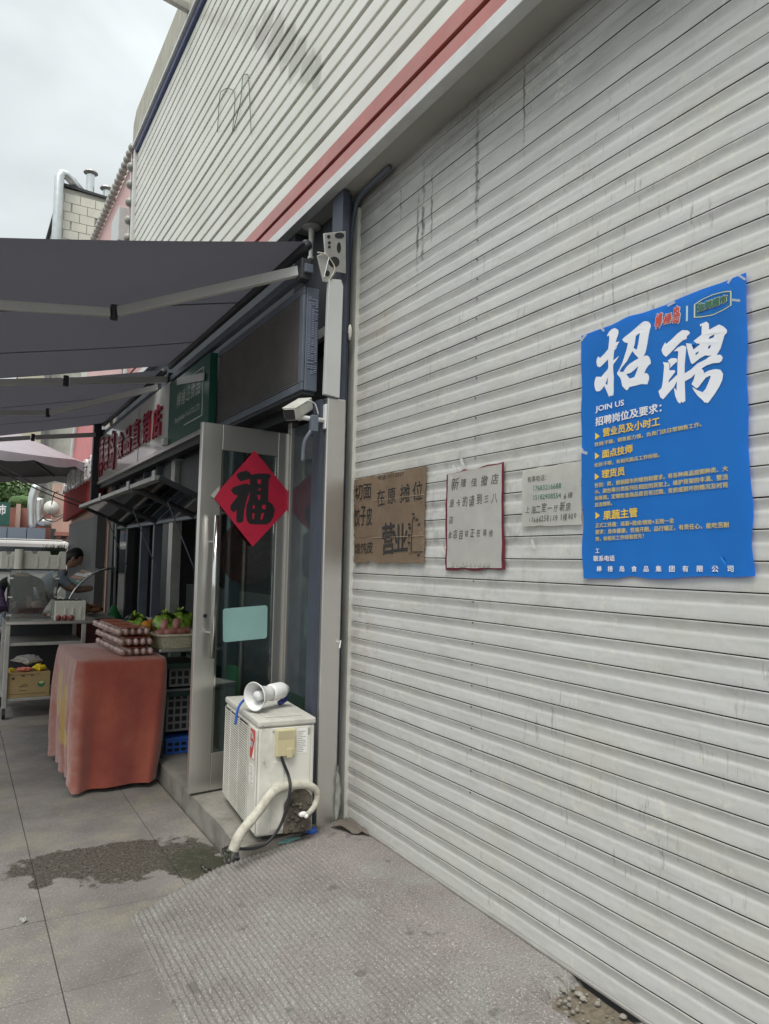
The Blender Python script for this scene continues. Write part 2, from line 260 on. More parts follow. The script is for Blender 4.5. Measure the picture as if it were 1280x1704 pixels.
def cloth_material():
    m, nt, p = _new('red_velvet')
    c = _mix(nt, _rng(nt, _noise(nt, 4, 5), 0.35, 0.65, 0, 1), (0.26, 0.055, 0.04), (0.33, 0.085, 0.055))
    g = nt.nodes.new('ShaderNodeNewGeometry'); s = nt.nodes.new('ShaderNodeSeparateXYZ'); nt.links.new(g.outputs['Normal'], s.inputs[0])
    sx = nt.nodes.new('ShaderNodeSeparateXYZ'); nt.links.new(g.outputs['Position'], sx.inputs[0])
    pale_mix = _rng(nt, _noise(nt, 14, 5), 0.35, 0.65, 0.25, 0.8)
    side = _rng(nt, sx.outputs[0], 0.72, 0.76, 1, 0)          # the cloth is paler on the street side and on top
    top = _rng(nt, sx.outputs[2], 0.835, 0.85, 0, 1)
    c = _mix(nt, _math(nt, 'MULTIPLY', _math(nt, 'MAXIMUM', side, top), pale_mix), c, (0.40, 0.21, 0.17))
    for a in ((5.75, 0.58, 0.10, 0.17), (5.45, 0.50, 0.07, 0.22), (5.42, 0.32, 0.12, 0.10), (5.80, 0.46, 0.14, 0.08)):
        e = ellipse(nt, 1, 2, *a, nscale=16, namp=1.0)
        c = _mix(nt, _math(nt, 'MULTIPLY', _rng(nt, e, 0.75, 0.95, 0.85, 0), side), c, (0.45, 0.28, 0.05))
    nt.links.new(c, p.inputs['Base Color']); p.inputs['Roughness'].default_value = 0.9
    p.inputs['Sheen Weight'].default_value = 0.5; p.inputs['Specular IOR Level'].default_value = 0.15
    _bump(nt, p, _noise(nt, 90, 4, 0.7), 0.7, 0.006)
    return m
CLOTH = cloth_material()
def awning_material():
    m, nt, p = _new('awning_fabric'); p.inputs['Base Color'].default_value = (0.058, 0.058, 0.064, 1); p.inputs['Roughness'].default_value = 0.85; p.inputs['Specular IOR Level'].default_value = 0.2
    t = nt.nodes.new('ShaderNodeBsdfTranslucent'); t.inputs[0].default_value = (0.062, 0.061, 0.071, 1)
    a = nt.nodes.new('ShaderNodeAddShader'); nt.links.new(p.outputs[0], a.inputs[0]); nt.links.new(t.outputs[0], a.inputs[1])
    nt.links.new(a.outputs[0], nt.nodes['Material Output'].inputs[0]); return m
M['awning'] = awning_material()

# ---------------------------------------------------------------- object helpers
def bm_new(): return bmesh.new()
def root_of(o):
    while o.parent: o = o.parent
    return o
def tag(o, label=None, cat=None, group=None, kind=None):
    for k, v in (('label', label), ('category', cat), ('group', group), ('kind', kind)):
        if v: o[k] = v
    return o
def thing(name, label, cat, loc=(0, 0, 0), rz=0.0, group=None):
    o = bpy.data.objects.new(name, None); o.location = loc; o.rotation_euler = (0, 0, rz); o.empty_display_size = 0.1
    COL.objects.link(o); return tag(o, label, cat, group)
def obj(name, bm, m, parent=None, world=True, smooth=False, bev=0.0, kind=None, label=None, sub=0):
    """link a bmesh as one object; world=True means the vertices are given in world coordinates"""
    if isinstance(bm, bmesh.types.BMesh):
        if parent is not None and world:
            bmesh.ops.translate(bm, verts=bm.verts, vec=-Vector(root_of(parent).location))
        me = bpy.data.meshes.new(name); bmesh.ops.recalc_face_normals(bm, faces=bm.faces); bm.to_mesh(me); bm.free()
        for q in (m if isinstance(m, list) else [m]): me.materials.append(q)
        if smooth: me.polygons.foreach_set('use_smooth', [True] * len(me.polygons))
    else: me = bm
    o = bpy.data.objects.new(name, me); COL.objects.link(o)
    if parent is not None: o.parent = parent
    if bev > 0:
        b = o.modifiers.new('bevel', 'BEVEL'); b.width = bev; b.segments = 2; b.limit_method = 'ANGLE'
    if sub:
        s = o.modifiers.new('subdivision', 'SUBSURF'); s.levels = sub; s.render_levels = sub
    if kind: o['kind'] = kind
    if label: o['label'] = label
    return o
def struct(name, bm, m, **k): o = obj(name, bm, m, **k); o['kind'] = 'structure'; return o
def solo(name, bm, m, label, cat, group=None, loc=None, **k):
    """a thing that is a single mesh; its origin goes to its base"""
    if loc is None:
        xs = [v.co for v in bm.verts]; loc = Vector(((min(p.x for p in xs) + max(p.x for p in xs)) / 2, (min(p.y for p in xs) + max(p.y for p in xs)) / 2, min(p.z for p in xs)))
    bmesh.ops.translate(bm, verts=bm.verts, vec=-Vector(loc))
    o = obj(name, bm, m, None, **k); o.location = loc
    return tag(o, label, cat, group)
def share(src, name, parent, loc=(0, 0, 0), rot=(0, 0, 0), scale=(1, 1, 1)):
    o = src.copy(); o.name = name; COL.objects.link(o); o.parent = parent; o.location = loc; o.rotation_euler = rot; o.scale = scale
    return o

def box(bm, x0, y0, z0, x1, y1, z1):
    r = bmesh.ops.create_cube(bm, size=1.0)
    for v in r['verts']: v.co = Vector(((x0 + x1) / 2 + v.co.x * (x1 - x0), (y0 + y1) / 2 + v.co.y * (y1 - y0), (z0 + z1) / 2 + v.co.z * (z1 - z0)))
    return r['verts']
def B(*a): bm = bm_new(); box(bm, *a); return bm
def bar(bm, p, q, w, h=None, up=(0, 0, 1)):
    """rectangular bar between two points"""
    p, q = Vector(p), Vector(q); d = (q - p); h = h or w
    x = d.normalized(); s = x.cross(Vector(up))
    if s.length < 1e-4: s = x.cross(Vector((1, 0, 0)))
    s.normalize(); t = s.cross(x)
    vs_ = [bm.verts.new(c + s * (w / 2 * a) + t * (h / 2 * b)) for c in (p, q) for a, b in ((-1, -1), (1, -1), (1, 1), (-1, 1))]
    for f in ((0, 1, 2, 3), (7, 6, 5, 4), (0, 4, 5, 1), (1, 5, 6, 2), (2, 6, 7, 3), (3, 7, 4, 0)): bm.faces.new([vs_[i] for i in f])
def tube(bm, pts, r, seg=10, closed=False):
    pts = [Vector(p) for p in pts]; n = len(pts); rs = r if isinstance(r, (list, tuple)) else [r] * n
    rings = []; prev = None
    for i, p in enumerate(pts):
        a = pts[(i - 1) % n] if (closed or i > 0) else pts[i]; b = pts[(i + 1) % n] if (closed or i < n - 1) else pts[i]
        d = (b - a).normalized()
        if prev is None:
            s = d.cross(Vector((0, 0, 1)));
            if s.length < 1e-3: s = d.cross(Vector((1, 0, 0)))
        else: s = prev - d * prev.dot(d)
        s.normalize(); prev = s; t = d.cross(s)
        rings.append([bm.verts.new(p + (s * math.cos(2 * math.pi * k / seg) + t * math.sin(2 * math.pi * k / seg)) * rs[i]) for k in range(seg)])
    m = n if closed else n - 1
    for i in range(m):
        A, Bq = rings[i], rings[(i + 1) % n]
        for k in range(seg): bm.faces.new((A[k], A[(k + 1) % seg], Bq[(k + 1) % seg], Bq[k]))
    if not closed:
        bm.faces.new(rings[0][::-1]); bm.faces.new(rings[-1])
def spline(pts, n=8):
    pts = [Vector(p) for p in pts]; P = [pts[0]] + pts + [pts[-1]]; out = []
    for i in range(1, len(P) - 2):
        for k in range(n):
            t = k / n; a, b, c, d = P[i - 1], P[i], P[i + 1], P[i + 2]
            out.append(0.5 * ((2 * b) + (c - a) * t + (2 * a - 5 * b + 4 * c - d) * t * t + (3 * b - a - 3 * c + d) * t ** 3))
    out.append(pts[-1]); return out
def lathe(bm, prof, o, ax, seg=24):
    """prof: list of (distance along the axis, radius)"""
    o, ax = Vector(o), Vector(ax).normalized(); s = ax.cross(Vector((0, 0, 1)))
    if s.length < 1e-3: s = Vector((1, 0, 0))
    s.normalize(); t = ax.cross(s); rings = []
    for h, r in prof:
        rings.append([bm.verts.new(o + ax * h + (s * math.cos(2 * math.pi * k / seg) + t * math.sin(2 * math.pi * k / seg)) * max(r, 1e-4)) for k in range(seg)])
    for A, Bq in zip(rings, rings[1:]):
        for k in range(seg): bm.faces.new((A[k], A[(k + 1) % seg], Bq[(k + 1) % seg], Bq[k]))
def prism(bm, poly, ext):
    ext = Vector(ext); a = [bm.verts.new(Vector(p)) for p in poly]; b = [bm.verts.new(Vector(p) + ext) for p in poly]; n = len(poly)
    bm.faces.new(a[::-1]); bm.faces.new(b)
    for i in range(n): bm.faces.new((a[i], a[(i + 1) % n], b[(i + 1) % n], b[i]))
def grid(bm, nx, ny, fn):
    vs_ = [[bm.verts.new(fn(i / nx, j / ny)) for j in range(ny + 1)] for i in range(nx + 1)]
    for i in range(nx):
        for j in range(ny): bm.faces.new((vs_[i][j], vs_[i + 1][j], vs_[i + 1][j + 1], vs_[i][j + 1]))
    return vs_
def ball(bm, c, r, seg=10, rings=6, sq=(1, 1, 1)):
    v = bmesh.ops.create_uvsphere(bm, u_segments=seg, v_segments=rings, radius=r)['verts']
    for q in v: q.co = Vector((q.co.x * sq[0] + c[0], q.co.y * sq[1] + c[1], q.co.z * sq[2] + c[2]))
    return v
def hash01(*a):
    x = math.sin(sum(k * v for k, v in zip((12.9898, 78.233, 37.719), a))) * 43758.5453
    return x - math.floor(x)
def vnoise(x, y):
    xi, yi = math.floor(x), math.floor(y); fx, fy = x - xi, y - yi; fx, fy = fx * fx * (3 - 2 * fx), fy * fy * (3 - 2 * fy)
    g = lambda a, b: hash01(a, b)
    return (g(xi, yi) * (1 - fx) + g(xi + 1, yi) * fx) * (1 - fy) + (g(xi, yi + 1) * (1 - fx) + g(xi + 1, yi + 1) * fx) * fy

# ---------------------------------------------------------------- lettering (Blender's own font, glyph by glyph)
GLYPH = {}
_tc = bpy.data.curves.new('glyph', 'FONT'); _tc.resolution_u = 2
_to = bpy.data.objects.new('glyph', _tc); COL.objects.link(_to)
def _tmesh(s):
    _tc.body = s; bpy.context.view_layer.update()
    me = bpy.data.meshes.new_from_object(_to.evaluated_get(bpy.context.evaluated_depsgraph_get()))
    v = [(q.co.x, q.co.y) for q in me.vertices]; f = [tuple(p.vertices) for p in me.polygons]; bpy.data.meshes.remove(me); return v, f
def _w(s): v, f = _tmesh(s); return max(a for a, b in v) - min(a for a, b in v)
TEXTS = ['JOIN US', '招聘岗位及要求：', '营业员及小时工', '性别:不限，销售能力强，负责门店日常销售工作。', '面点技师', '性别:不限，有相关面点工作经验。', '理货员',
         '性别：男，根据超市的规划和要求，将各种商品按照种类、大', '小、颜色等分类陈列在相应的货架上。维护货架的丰满、整洁', '和美观，定期检查商品是否有过期、变质或损坏的情况及时将', '其清理掉。', '果蔬主管',
         '正式工待遇：底薪+提成/绩效+五险一金', '要求：身体健康，性格开朗，品行端正，有责任心，能吃苦耐', '劳，有相关工作经验优先！', '工联系电话', '棒棰岛食品集团有限公司', '生鲜超市', '切面饺子皮馄饨皮在原摊位营业',
         '新隆佳撤店退卡的请到三八此店目前正在装修', '有事电话：17683216688 15182908554 6楼山上海二室一厅新房 13664258159 1楼600', '棒棰岛食品直销店', 'Bangchuidao Food CO.,LTD', '火川包面发店', '电话 13112557', 'YAIR2P']
_hh = _w('HH')
for ch in sorted(set(''.join(TEXTS)) - {' '}):
    GLYPH[ch] = (*_tmesh(ch), _w('H' + ch + 'H') - _hh)
GLYPH[' '] = ([], [], 0.3)
bpy.data.objects.remove(_to)
def layout(s, gap=0.0):
    out, x = [], 0.0
    for ch in s: out.append((ch, x)); x += GLYPH[ch][2] + gap
    return out
def lettering(name, s, p0, p1, h, m, parent, nrm, lift=0.0012, bold=0.0, jit=0.0, depth=0.0, gap=0.0, warp=None, up=(0, 0, 1), kind='stuff', shear=0.0, label=None, fit=True):
    """write s from p0 to p1 (the ends of its base line), h high, facing nrm"""
    p0, p1, nrm, up = Vector(p0), Vector(p1), Vector(nrm), Vector(up); U = p1 - p0; wid = U.length; U.normalize()
    lay = layout(s, gap); V, Fc = [], []; copies = [(0, 0)] + ([(bold, 0), (-bold, 0), (0, bold), (0, -bold), (bold * .7, bold * .7), (-bold * .7, bold * .7), (bold * .7, -bold * .7), (-bold * .7, -bold * .7)] if bold else [])
    allx, ally = [], []
    for ch, x in lay:
        v, f, adv = GLYPH[ch]
        if not v: continue
        jx, jy, js, jr = (random.uniform(-1, 1) * jit for _ in range(4)); cx_ = sum(a for a, b in v) / len(v); cy_ = sum(b for a, b in v) / len(v)
        for ci, (bx, by) in enumerate(copies):
            base = len(V)
            for a, b in v:
                a2, b2 = a - cx_, b - cy_; a2, b2 = a2 * (1 + js) - b2 * jr * .6, b2 * (1 + js * 1.5) + a2 * jr * .5
                V.append((x + cx_ + a2 + jx * .4 + bx + b2 * shear, cy_ + b2 + jy * .7 + by, ci * 0.00012)); allx.append(V[-1][0]); ally.append(V[-1][1])
            Fc += [tuple(base + i for i in q) for q in f]
    x0, x1, y0, y1 = min(allx), max(allx), min(ally), max(ally); sx = wid / (x1 - x0); sy = h / (y1 - y0)
    bm = bm_new(); vs_ = []
    for a, b, k in V:
        q = p0 + U * ((a - x0) * sx) + up * ((b - y0) * sy) + nrm * (lift + k)
        if warp: q = q + nrm * warp(q)
        vs_.append(bm.verts.new(q))
    for q in Fc:
        try: bm.faces.new([vs_[i] for i in q])
        except ValueError: pass
    if depth:
        r = bmesh.ops.extrude_face_region(bm, geom=bm.faces[:])
        bmesh.ops.translate(bm, verts=[e for e in r['geom'] if isinstance(e, bmesh.types.BMVert)], vec=nrm * depth)
    return obj(name, bm, m, parent, kind=kind, label=label)
def outline(name, loops, to3, m, parent, nrm, lift=0.0012, warp=None, label=None, kind=None):
    """filled flat shape from 2-D loops (holes by even-odd) mapped to the surface by to3"""
    c = bpy.data.curves.new('shape', 'CURVE'); c.dimensions = '2D'; c.fill_mode = 'FRONT'
    for lp in loops:
        s = c.splines.new('POLY'); s.points.add(len(lp) - 1); s.use_cyclic_u = True
        for p, q in zip(s.points, lp): p.co = (q[0] * .01, -q[1] * .01, 0, 1)
    o = bpy.data.objects.new('shape', c); COL.objects.link(o); bpy.context.view_layer.update()
    me = bpy.data.meshes.new_from_object(o.evaluated_get(bpy.context.evaluated_depsgraph_get()))
    bm = bm_new(); vs_ = []
    for v in me.vertices:
        q = Vector(to3(v.co.x * 100, -v.co.y * 100)) + Vector(nrm) * lift
        if warp: q += Vector(nrm) * warp(q)
        vs_.append(bm.verts.new(q))
    for p in me.polygons:
        try: bm.faces.new([vs_[i] for i in p.vertices])
        except ValueError: pass
    bpy.data.objects.remove(o); bpy.data.meshes.remove(me)
    return obj(name, bm, m, parent, label=label, kind=kind)

# ================================================================ SETTING
XS = 1.937                       # plane of the roller shutter
bm = bm_new(); grid(bm, 2, 2, lambda a, b: Vector((-150 + 300 * a, -60 + 360 * b, -0.02)))
struct('ground', bm, M['asphalt'])
pave = struct('pavement', B(-1.45, -2.2, -0.25, 1.268, 14.9, -0.006), M['mortar'])
# paving slabs, 61 cm, cut at the step
SX = [-1.43, -0.82, -0.21, 0.40, 1.01, 1.268]; SY = [3.463 + 0.5885 * k for k in range(-9, 20)]
slabs = {}
for i in range(len(SX) - 1):
    for j in range(len(SY) - 1):
        w, d = SX[i + 1] - SX[i] - 0.004, SY[j + 1] - SY[j] - 0.0035
        if i < 4 and 'full' in slabs: o = share(slabs['full'], 'paving_slab', pave)
        elif i == 4 and 'cut' in slabs: o = share(slabs['cut'], 'paving_slab', pave)
        else:
            o = obj('paving_slab', B(-w / 2, -d / 2, -0.04, w / 2, d / 2, 0.0), PAVING, pave, world=False, bev=0.0015); slabs['full' if i < 4 else 'cut'] = o
        o.location = ((SX[i] + SX[i + 1]) / 2, (SY[j] + SY[j + 1]) / 2, random.uniform(-0.0012, 0.0008)); o.rotation_euler = (random.uniform(-.001, .001), random.uniform(-.001, .001), 0)
# ribbed concrete ramp up to the shutter
def ramp_far(x):
    P = [(0.7, 3.32), (0.726, 3.33), (0.95, 3.45), (1.16, 3.54), (1.4, 3.55), (1.54, 3.585), (1.81, 3.68), (2.4, 3.75)]
    for (a, b), (c, d) in zip(P, P[1:]):
        if x <= c: return b + (d - b) * (x - a) / (c - a)
    return 3.75
X0, X1 = 0.715, 1.945; NXR, NYR = 500, 90
def ramp_z(x, y):
    t = (x - X0) / (1.72 - X0); z = 0.008 + 0.108 * min(1, max(0, t)) ** 1.05
    if t > 1: z = 0.116
    wear = vnoise(x * 3.1 + 7, y * 2.6) * 0.6 + vnoise(x * 9, y * 8 + 3) * 0.4
    k = max(0.0, min(1, (0.93 - t) * 7)) * max(0.12, min(1.0, 1.5 - 1.35 * wear - 0.4 * max(0, t - .45)))
    rib = 0.5 + 0.5 * math.cos((x - X0) * 2 * math.pi / 0.0232); rib = rib ** 0.75
    chip = vnoise(x * 60, y * 26)
    return z + 0.0072 * k * rib * (0.72 + 0.5 * chip) + 0.003 * (vnoise(x * 14, y * 14) - 0.5) + 0.006 * (vnoise(x * 2, y * 2.2) - .5) * (1 if t < 1 else .3)
bm = bm_new()
def rp(a, b):
    x = X0 + (X1 - X0) * a; yf = ramp_far(x); yb = -1.6; y = yf + (yb - yf) * b ** 1.25
    if a == 0 or b == 0: return Vector((x, y, -0.01 if x < 1.27 else 0.05))
    z = ramp_z(x, y)
    dx, dy = (x - 1.86) / 0.14, (y - 1.80) / 0.16; d = dx * dx + dy * dy + 0.6 * (vnoise(x * 22, y * 22) - .5)
    if d < 1: z -= 0.05 * min(1, (1 - d) * 2.5)
    return Vector((x, y, z))
grid(bm, NXR, NYR, rp)
struct('ramp', bm, RAMP, smooth=True)
bm = bm_new(); grid(bm, 14, 14, lambda a, b: Vector((1.60 + .335 * a, 1.45 + .65 * b, 0.080 + 0.012 * vnoise(a * 6, b * 6))))
struct('dirt', bm, M['sand'], smooth=True)
bm = bm_new()
for k in range(46):
    x, y = 1.74 + .18 * random.random(), 1.68 + .26 * random.random(); r = random.choice((.004, .005, .006, .009, .013))
    ball(bm, (x, y, 0.094 + r * .4), r, 6, 4, (1, random.uniform(.7, 1.2), random.uniform(.5, .8)))
tag(obj('gravel', bm, M['pebble']), 'loose gravel lying in the broken hole at the shutter foot', 'gravel', kind='stuff')

# door step
bm = bm_new()
def stp(a, b):
    x = 1.274 + 1.03 * a; y0 = ramp_far(x) - 0.004
    y = y0 + (10.55 - y0) * b
    return Vector((x + 0.012 * vnoise(y * 6, 1.3) * (a == 0), y, 0.122 - (0.012 * vnoise(y * 7, 4.1) ** 2 if a < .02 else 0)))
top = grid(bm, 20, 100, stp)
r = bmesh.ops.extrude_edge_only(bm, edges=[e for e in bm.edges if e.is_boundary])
for v in r['geom']:
    if isinstance(v, bmesh.types.BMVert): v.co.z = -0.2
struct('door_step', bm, M['step'])

# ================================================================ BUILDING ABOVE THE SHOPS
XF = 1.74
bld = thing('market_building', 'market hall clad in cream horizontal metal boards above a red trim', 'building', (XF, 4, 0))
obj('wall', B(XF + 0.03, -2.2, 3.74, 6.5, 9.6, 7.0), M['soffit'], bld)
obj('soffit', B(XF + 0.006, -2.2, 3.672, XS + 0.6, 9.6, 3.738), M['soffit'], bld)
PITCH = 0.1185
first = None
for k in range(24):
    z = 3.925 + PITCH * k
    if first is None:
        bm = bm_new(); n = 60
        prof = [(0.03, 0.0), (0.002, 0.0), (0.0, 0.004), (0.0, 0.088), (0.002, 0.0905), (0.028, 0.094), (0.028, PITCH - 0.002), (0.03, PITCH - 0.002)]
        rows = [[bm.verts.new((x, 0.0 + (-11.8) * j / n, zz)) for x, zz in prof] for j in range(n + 1)]
        for A, C2 in zip(rows, rows[1:]):
            for q in range(len(prof) - 1): bm.faces.new((A[q], A[q + 1], C2[q + 1], C2[q]))
        first = obj('cladding_board', bm, CLAD, bld, world=False); o = first
    else: o = share(first, 'cladding_board', bld)
    o.location = (random.uniform(-.0015, .0015), 5.595, z); o.rotation_euler = (0, 0, random.uniform(-.0004, .0004))
for z0, z1, m, x in ((3.662, 3.728, 'white_trim', 0.0), (3.7285, 3.805, 'red_trim', 0.004), (3.8055, 3.83, 'red_dark', 0.02), (3.8305, 3.922, 'red_trim', 0.002)):
    obj('trim_board', B(XF + x - 0.004, -2.2, z0, XF + 0.06, 9.62, z1), M[m], bld, bev=0.003)
obj('corner_strip', B(XF - 0.035, 9.6, 3.6, XF + 0.05, 9.68, 6.82), M['white_trim'], bld, bev=0.004)
obj('gutter', B(XF - 0.03, -2.2, 6.772, XF + 0.08, 9.66, 6.84), M['gutter'], bld, bev=0.01)
obj('coping', B(XF - 0.06, -2.2, 6.845, XF + 0.1, 9.66, 6.885), M['white_trim'], bld, bev=0.005)
bm = bm_new(); prism(bm, [(XF - 0.055, 9.66, 6.886), (XF - 0.055, 9.66, 7.14), (XF - 0.055, 9.5, 7.27), (XF - 0.055, -2.2, 7.27), (XF - 0.055, -2.2, 6.886)], (0.15, 0, 0))
obj('parapet', bm, M['parapet'], bld, bev=0.004)
bm = bm_new(); bar(bm, (XF + 0.1, 7.02, 6.95), (XF - 1.3, 6.75, 6.98), 0.06, 0.08)
obj('outrigger_beam', bm, M['steel_dull'], bld, bev=0.005)
# loops of thin wire hanging on the cladding
for pts, lab in ((((362, 220), (366, 160), (372, 150), (381, 147), (391, 160), (387, 219)), 'left-hand loop of thin wire hanging on the cream cladding'),
                 (((388, 218), (400, 170), (404, 130), (409, 124), (414, 134), (418, 222)), 'right-hand taller loop of thin wire hanging on the cream cladding')):
    bm = bm_new(); tube(bm, spline([onx(u, v, XF - 0.012) for u, v in pts], 6), 0.0028, 6)
    solo('wire_loop', bm, M['dark'], lab, 'wire', 'wire loops on the cladding', smooth=True)

# ================================================================ ROLLER SHUTTER
SP = 0.0893; YL = 3.69
sh = thing('roller_shutter', 'closed pale grey metal roller shutter filling the right of the scene', 'shutter', (XS, 1.5, 0.12))
prof = [(-.016, .0892), (-.016, .0858), (.0008, .0858), (.0024, .0850), (.0027, .0832), (.0020, .0800), (.0004, .0740), (-.0016, .0640), (-.0024, .0560), (-.0023, .0490), (-.0016, .0480), (-.0012, .0380), (.0002, .0260), (.0012, .0130), (.0020, .0030), (.0018, .0008), (.0003, .0), (-.016, .0)]
first = None
for k in range(40):
    z = 0.009 + SP * k
    if first is None:
        bm = bm_new(); n = 44; rows = []
        for j in range(n + 1):
            y = -3.0 + (YL - 1.5 + 3.0) * j / n; w = 0.0012 * math.sin(j * 1.9) + 0.0009 * math.sin(j * .7 + 1)
            rows.append([bm.verts.new((-d - w, y, h)) for d, h in prof])
        for A, C2 in zip(rows, rows[1:]):
            for q in range(len(prof) - 1): bm.faces.new((A[q], A[q + 1], C2[q + 1], C2[q]))
        bm.faces.new(rows[-1])
        for f in bm.faces:      # the interlocking seam faces are near black, so the gap line stays dark
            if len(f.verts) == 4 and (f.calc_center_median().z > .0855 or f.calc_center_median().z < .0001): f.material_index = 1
        first = obj('slat', bm, [SHUT, mat('seam_dark', (0.035, 0.034, 0.032), .9)], sh, world=False); o = first
        for p in o.data.polygons: p.use_smooth = True
        es = o.modifiers.new('edges', 'EDGE_SPLIT'); es.split_angle = math.radians(35)
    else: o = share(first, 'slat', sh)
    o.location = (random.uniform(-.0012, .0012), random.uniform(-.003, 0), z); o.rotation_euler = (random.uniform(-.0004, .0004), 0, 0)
bm = bm_new(); box(bm, XS + 0.02, -1.5, 0.1, XS + 0.03, YL, 3.72); obj('backing', bm, M['dark'], sh)
bm = bm_new(); box(bm, XS - 0.014, -1.5, 0.117, XS + 0.012, YL - .004, 0.129); obj('bottom_bar', bm, M['steel_dull'], sh, bev=.003)
bm = bm_new(); prism(bm, [(XS - .022, 3.768, 0.105), (XS - .022, 3.767, 3.5), (XS - .022, 3.745, 3.6), (XS - .022, 3.688, 3.6), (XS - .022, 3.684, 1.6), (XS - .022, 3.680, 0.105)], (0.05, 0, 0))
obj('guide_rail', bm, M['rail'], sh, bev=0.003)
bm = bm_new()
for y, z in ((2.556, 0.12 + 0.0893 * k) for k in range(4, 36)): ball(bm, (XS - .004, y + .006 * hash01(z, 1), z + .0885), .0035, 6, 4)
obj('rivets', bm, M['dark'], sh, kind='stuff')

# ================================================================ CORNER COLUMN AND SHOP FRONT WALL
YC = 3.636
col = thing('corner_column', 'stainless steel clad column between the glass door and the shutter', 'column', (1.8, YC, 0.1))
obj('cladding_sheet', B(1.727, YC, 0.09, 1.842, 3.78, 2.438), M['steel'], col, bev=0.006)
obj('recess', B(1.845, YC + 0.06, 0.09, 1.876, 3.77, 3.66), M['recess'], col)
obj('rear_infill', B(1.845, 3.772, 0.09, XS + .03, 3.81, 3.66), M['recess'], col)
obj('side_trim', B(1.698, YC + .03, 0.125, 1.7255, 3.76, 2.43), M['recess'], col)
obj('upper_panel', B(1.80, YC + 0.02, 2.442, 1.843, 3.79, 3.66), M['recess'], col)
obj('edge_strip', B(1.846, YC + 0.045, 0.1, 1.852, YC + 0.059, 3.2), M['white_trim'], col)
bm = bm_new(); prism(bm, [(1.70, YC - .012, 2.45), (1.795, YC - .012, 2.44), (1.80, YC - .012, 3.08), (1.785, YC - .012, 3.115), (1.71, YC - .012, 3.105)], (0, 0.03, 0))
obj('cover_plate', bm, M['cover'], col, bev=0.003)
bm = bm_new(); v0 = grid(bm, 4, 18, lambda a, b: Vector((1.825 + .03 * a + .006 * vnoise(b * 7, 2), YC - 0.008 - 0.012 * vnoise(a * 3, b * 9), 0.13 + .30 * b)))
for v in bm.verts:
    t = (v.co.z - .13) / .30; v.co.x = 1.838 + (v.co.x - 1.838) * (0.35 + 1.1 * max(0.0, math.sin(math.pi * min(1, max(0, t) * 1.15))) ** .7)
bmesh.ops.solidify(bm, geom=bm.faces[:], thickness=0.002)
obj('torn_wrap', bm, M['plastic_film'], col, smooth=True)
# shop interior shell
inn = thing('food_shop', 'dim food shop with glass front behind the open door', 'shop', (2.2, 7, 0.12))
obj('back_wall', B(4.6, 3.8, 0.12, 4.7, 10.5, 3.3), M['inside'], inn)
obj('side_wall', B(1.95, 3.80, 0.12, 4.6, 3.88, 3.3), M['inside'], inn)
obj('party_wall', B(1.78, 10.42, 0.12, 4.6, 10.55, 3.6), M['concrete_wall'], inn)
obj('floor', B(1.8, 3.88, 0.123, 4.6, 10.42, 0.128), M['insfloor'], inn)
obj('ceiling', B(1.86, 3.88, 2.9, 4.6, 10.42, 2.96), M['inside'], inn)
obj('lintel', B(1.80, 4.35, 2.44, 1.95, 10.5, 3.668), mat('lintel_grey', (0.03, 0.033, 0.04), .7), inn)  # near-black grey paints in the soffit's shade
obj('header', B(1.90, 3.815, 2.44, 1.96, 4.349, 3.668), mat('lintel_grey', (0.03, 0.033, 0.04), .7), inn)
# fixed glass beside the door
obj('frame', B(1.86, 3.805, 0.125, 1.90, 3.85, 2.44), M['steel'], inn, bev=.003)
obj('frame', B(1.86, 4.02, 0.125, 1.90, 4.05, 2.44), M['steel_dull'], inn, bev=.003)
obj('frame', B(1.86, 4.46, 0.125, 1.92, 4.52, 2.44), M['steel'], inn, bev=.003)
obj('pane', B(1.876, 3.85, 0.78, 1.882, 4.02, 2.4), M['glass_green'], inn)
obj('panel', B(1.872, 4.05, 0.7, 1.888, 4.46, 2.4), M['winglass'], inn)
obj('panel', B(1.87, 3.85, 0.125, 1.89, 4.02, 0.78), M['green_panel'], inn, bev=.002)
obj('panel', B(1.87, 4.05, 0.125, 1.89, 4.46, 0.7), M['darkgreen'], inn)
# window posts and stall riser along the rest of the front; the hatches stand open
for a, b, m in ((5.20, 5.28, 'slate'), (6.02, 6.1, 'dark'), (6.88, 7.02, 'steel_dull'), (7.03, 7.25, 'dark'), (7.6, 7.66, 'slate'), (8.2, 8.26, 'slate'), (8.95, 9.03, 'dark'), (9.9, 10.12, 'dark'), (10.25, 10.33, 'salmon')):
    obj('window_post', B(1.71, a, 0.125, 1.80, b, 2.46), M[m], inn, bev=.004)
for a, b in ((5.281, 6.019), (6.101, 6.879), (7.251, 7.599), (7.661, 8.199), (8.261, 8.949), (9.031, 9.899)):
    if a > 9: obj('pane', B(1.755, a, 0.72, 1.761, b, 2.3), M['glass'], inn)
    obj('stall_riser', B(1.745, a, 0.125, 1.775, b, 0.715), M['darkgreen'] if a < 7 else M['dark'], inn)
    obj('transom', B(1.735, a, 1.88, 1.785, b, 1.92), M['dark'], inn, bev=.003)
    obj('fanlight', B(1.755, a, 1.921, 1.761, b, 2.44), M['dark'], inn)
obj('shelf', B(2.6, 5.6, 0.13, 3.1, 9.6, 1.2), M['crate_grey'], inn)
obj('fridge', B(3.2, 4.0, 0.13, 3.9, 5.2, 1.9), M['white'], inn, bev=.02)
obj('counter', B(2.25, 4.75, 0.13, 2.8, 5.6, 0.72), M['green_panel'], inn, bev=.01)
obj('oven', B(2.3, 5.0, 0.73, 2.75, 5.55, 1.12), M['steel_dull'], inn, bev=.01)

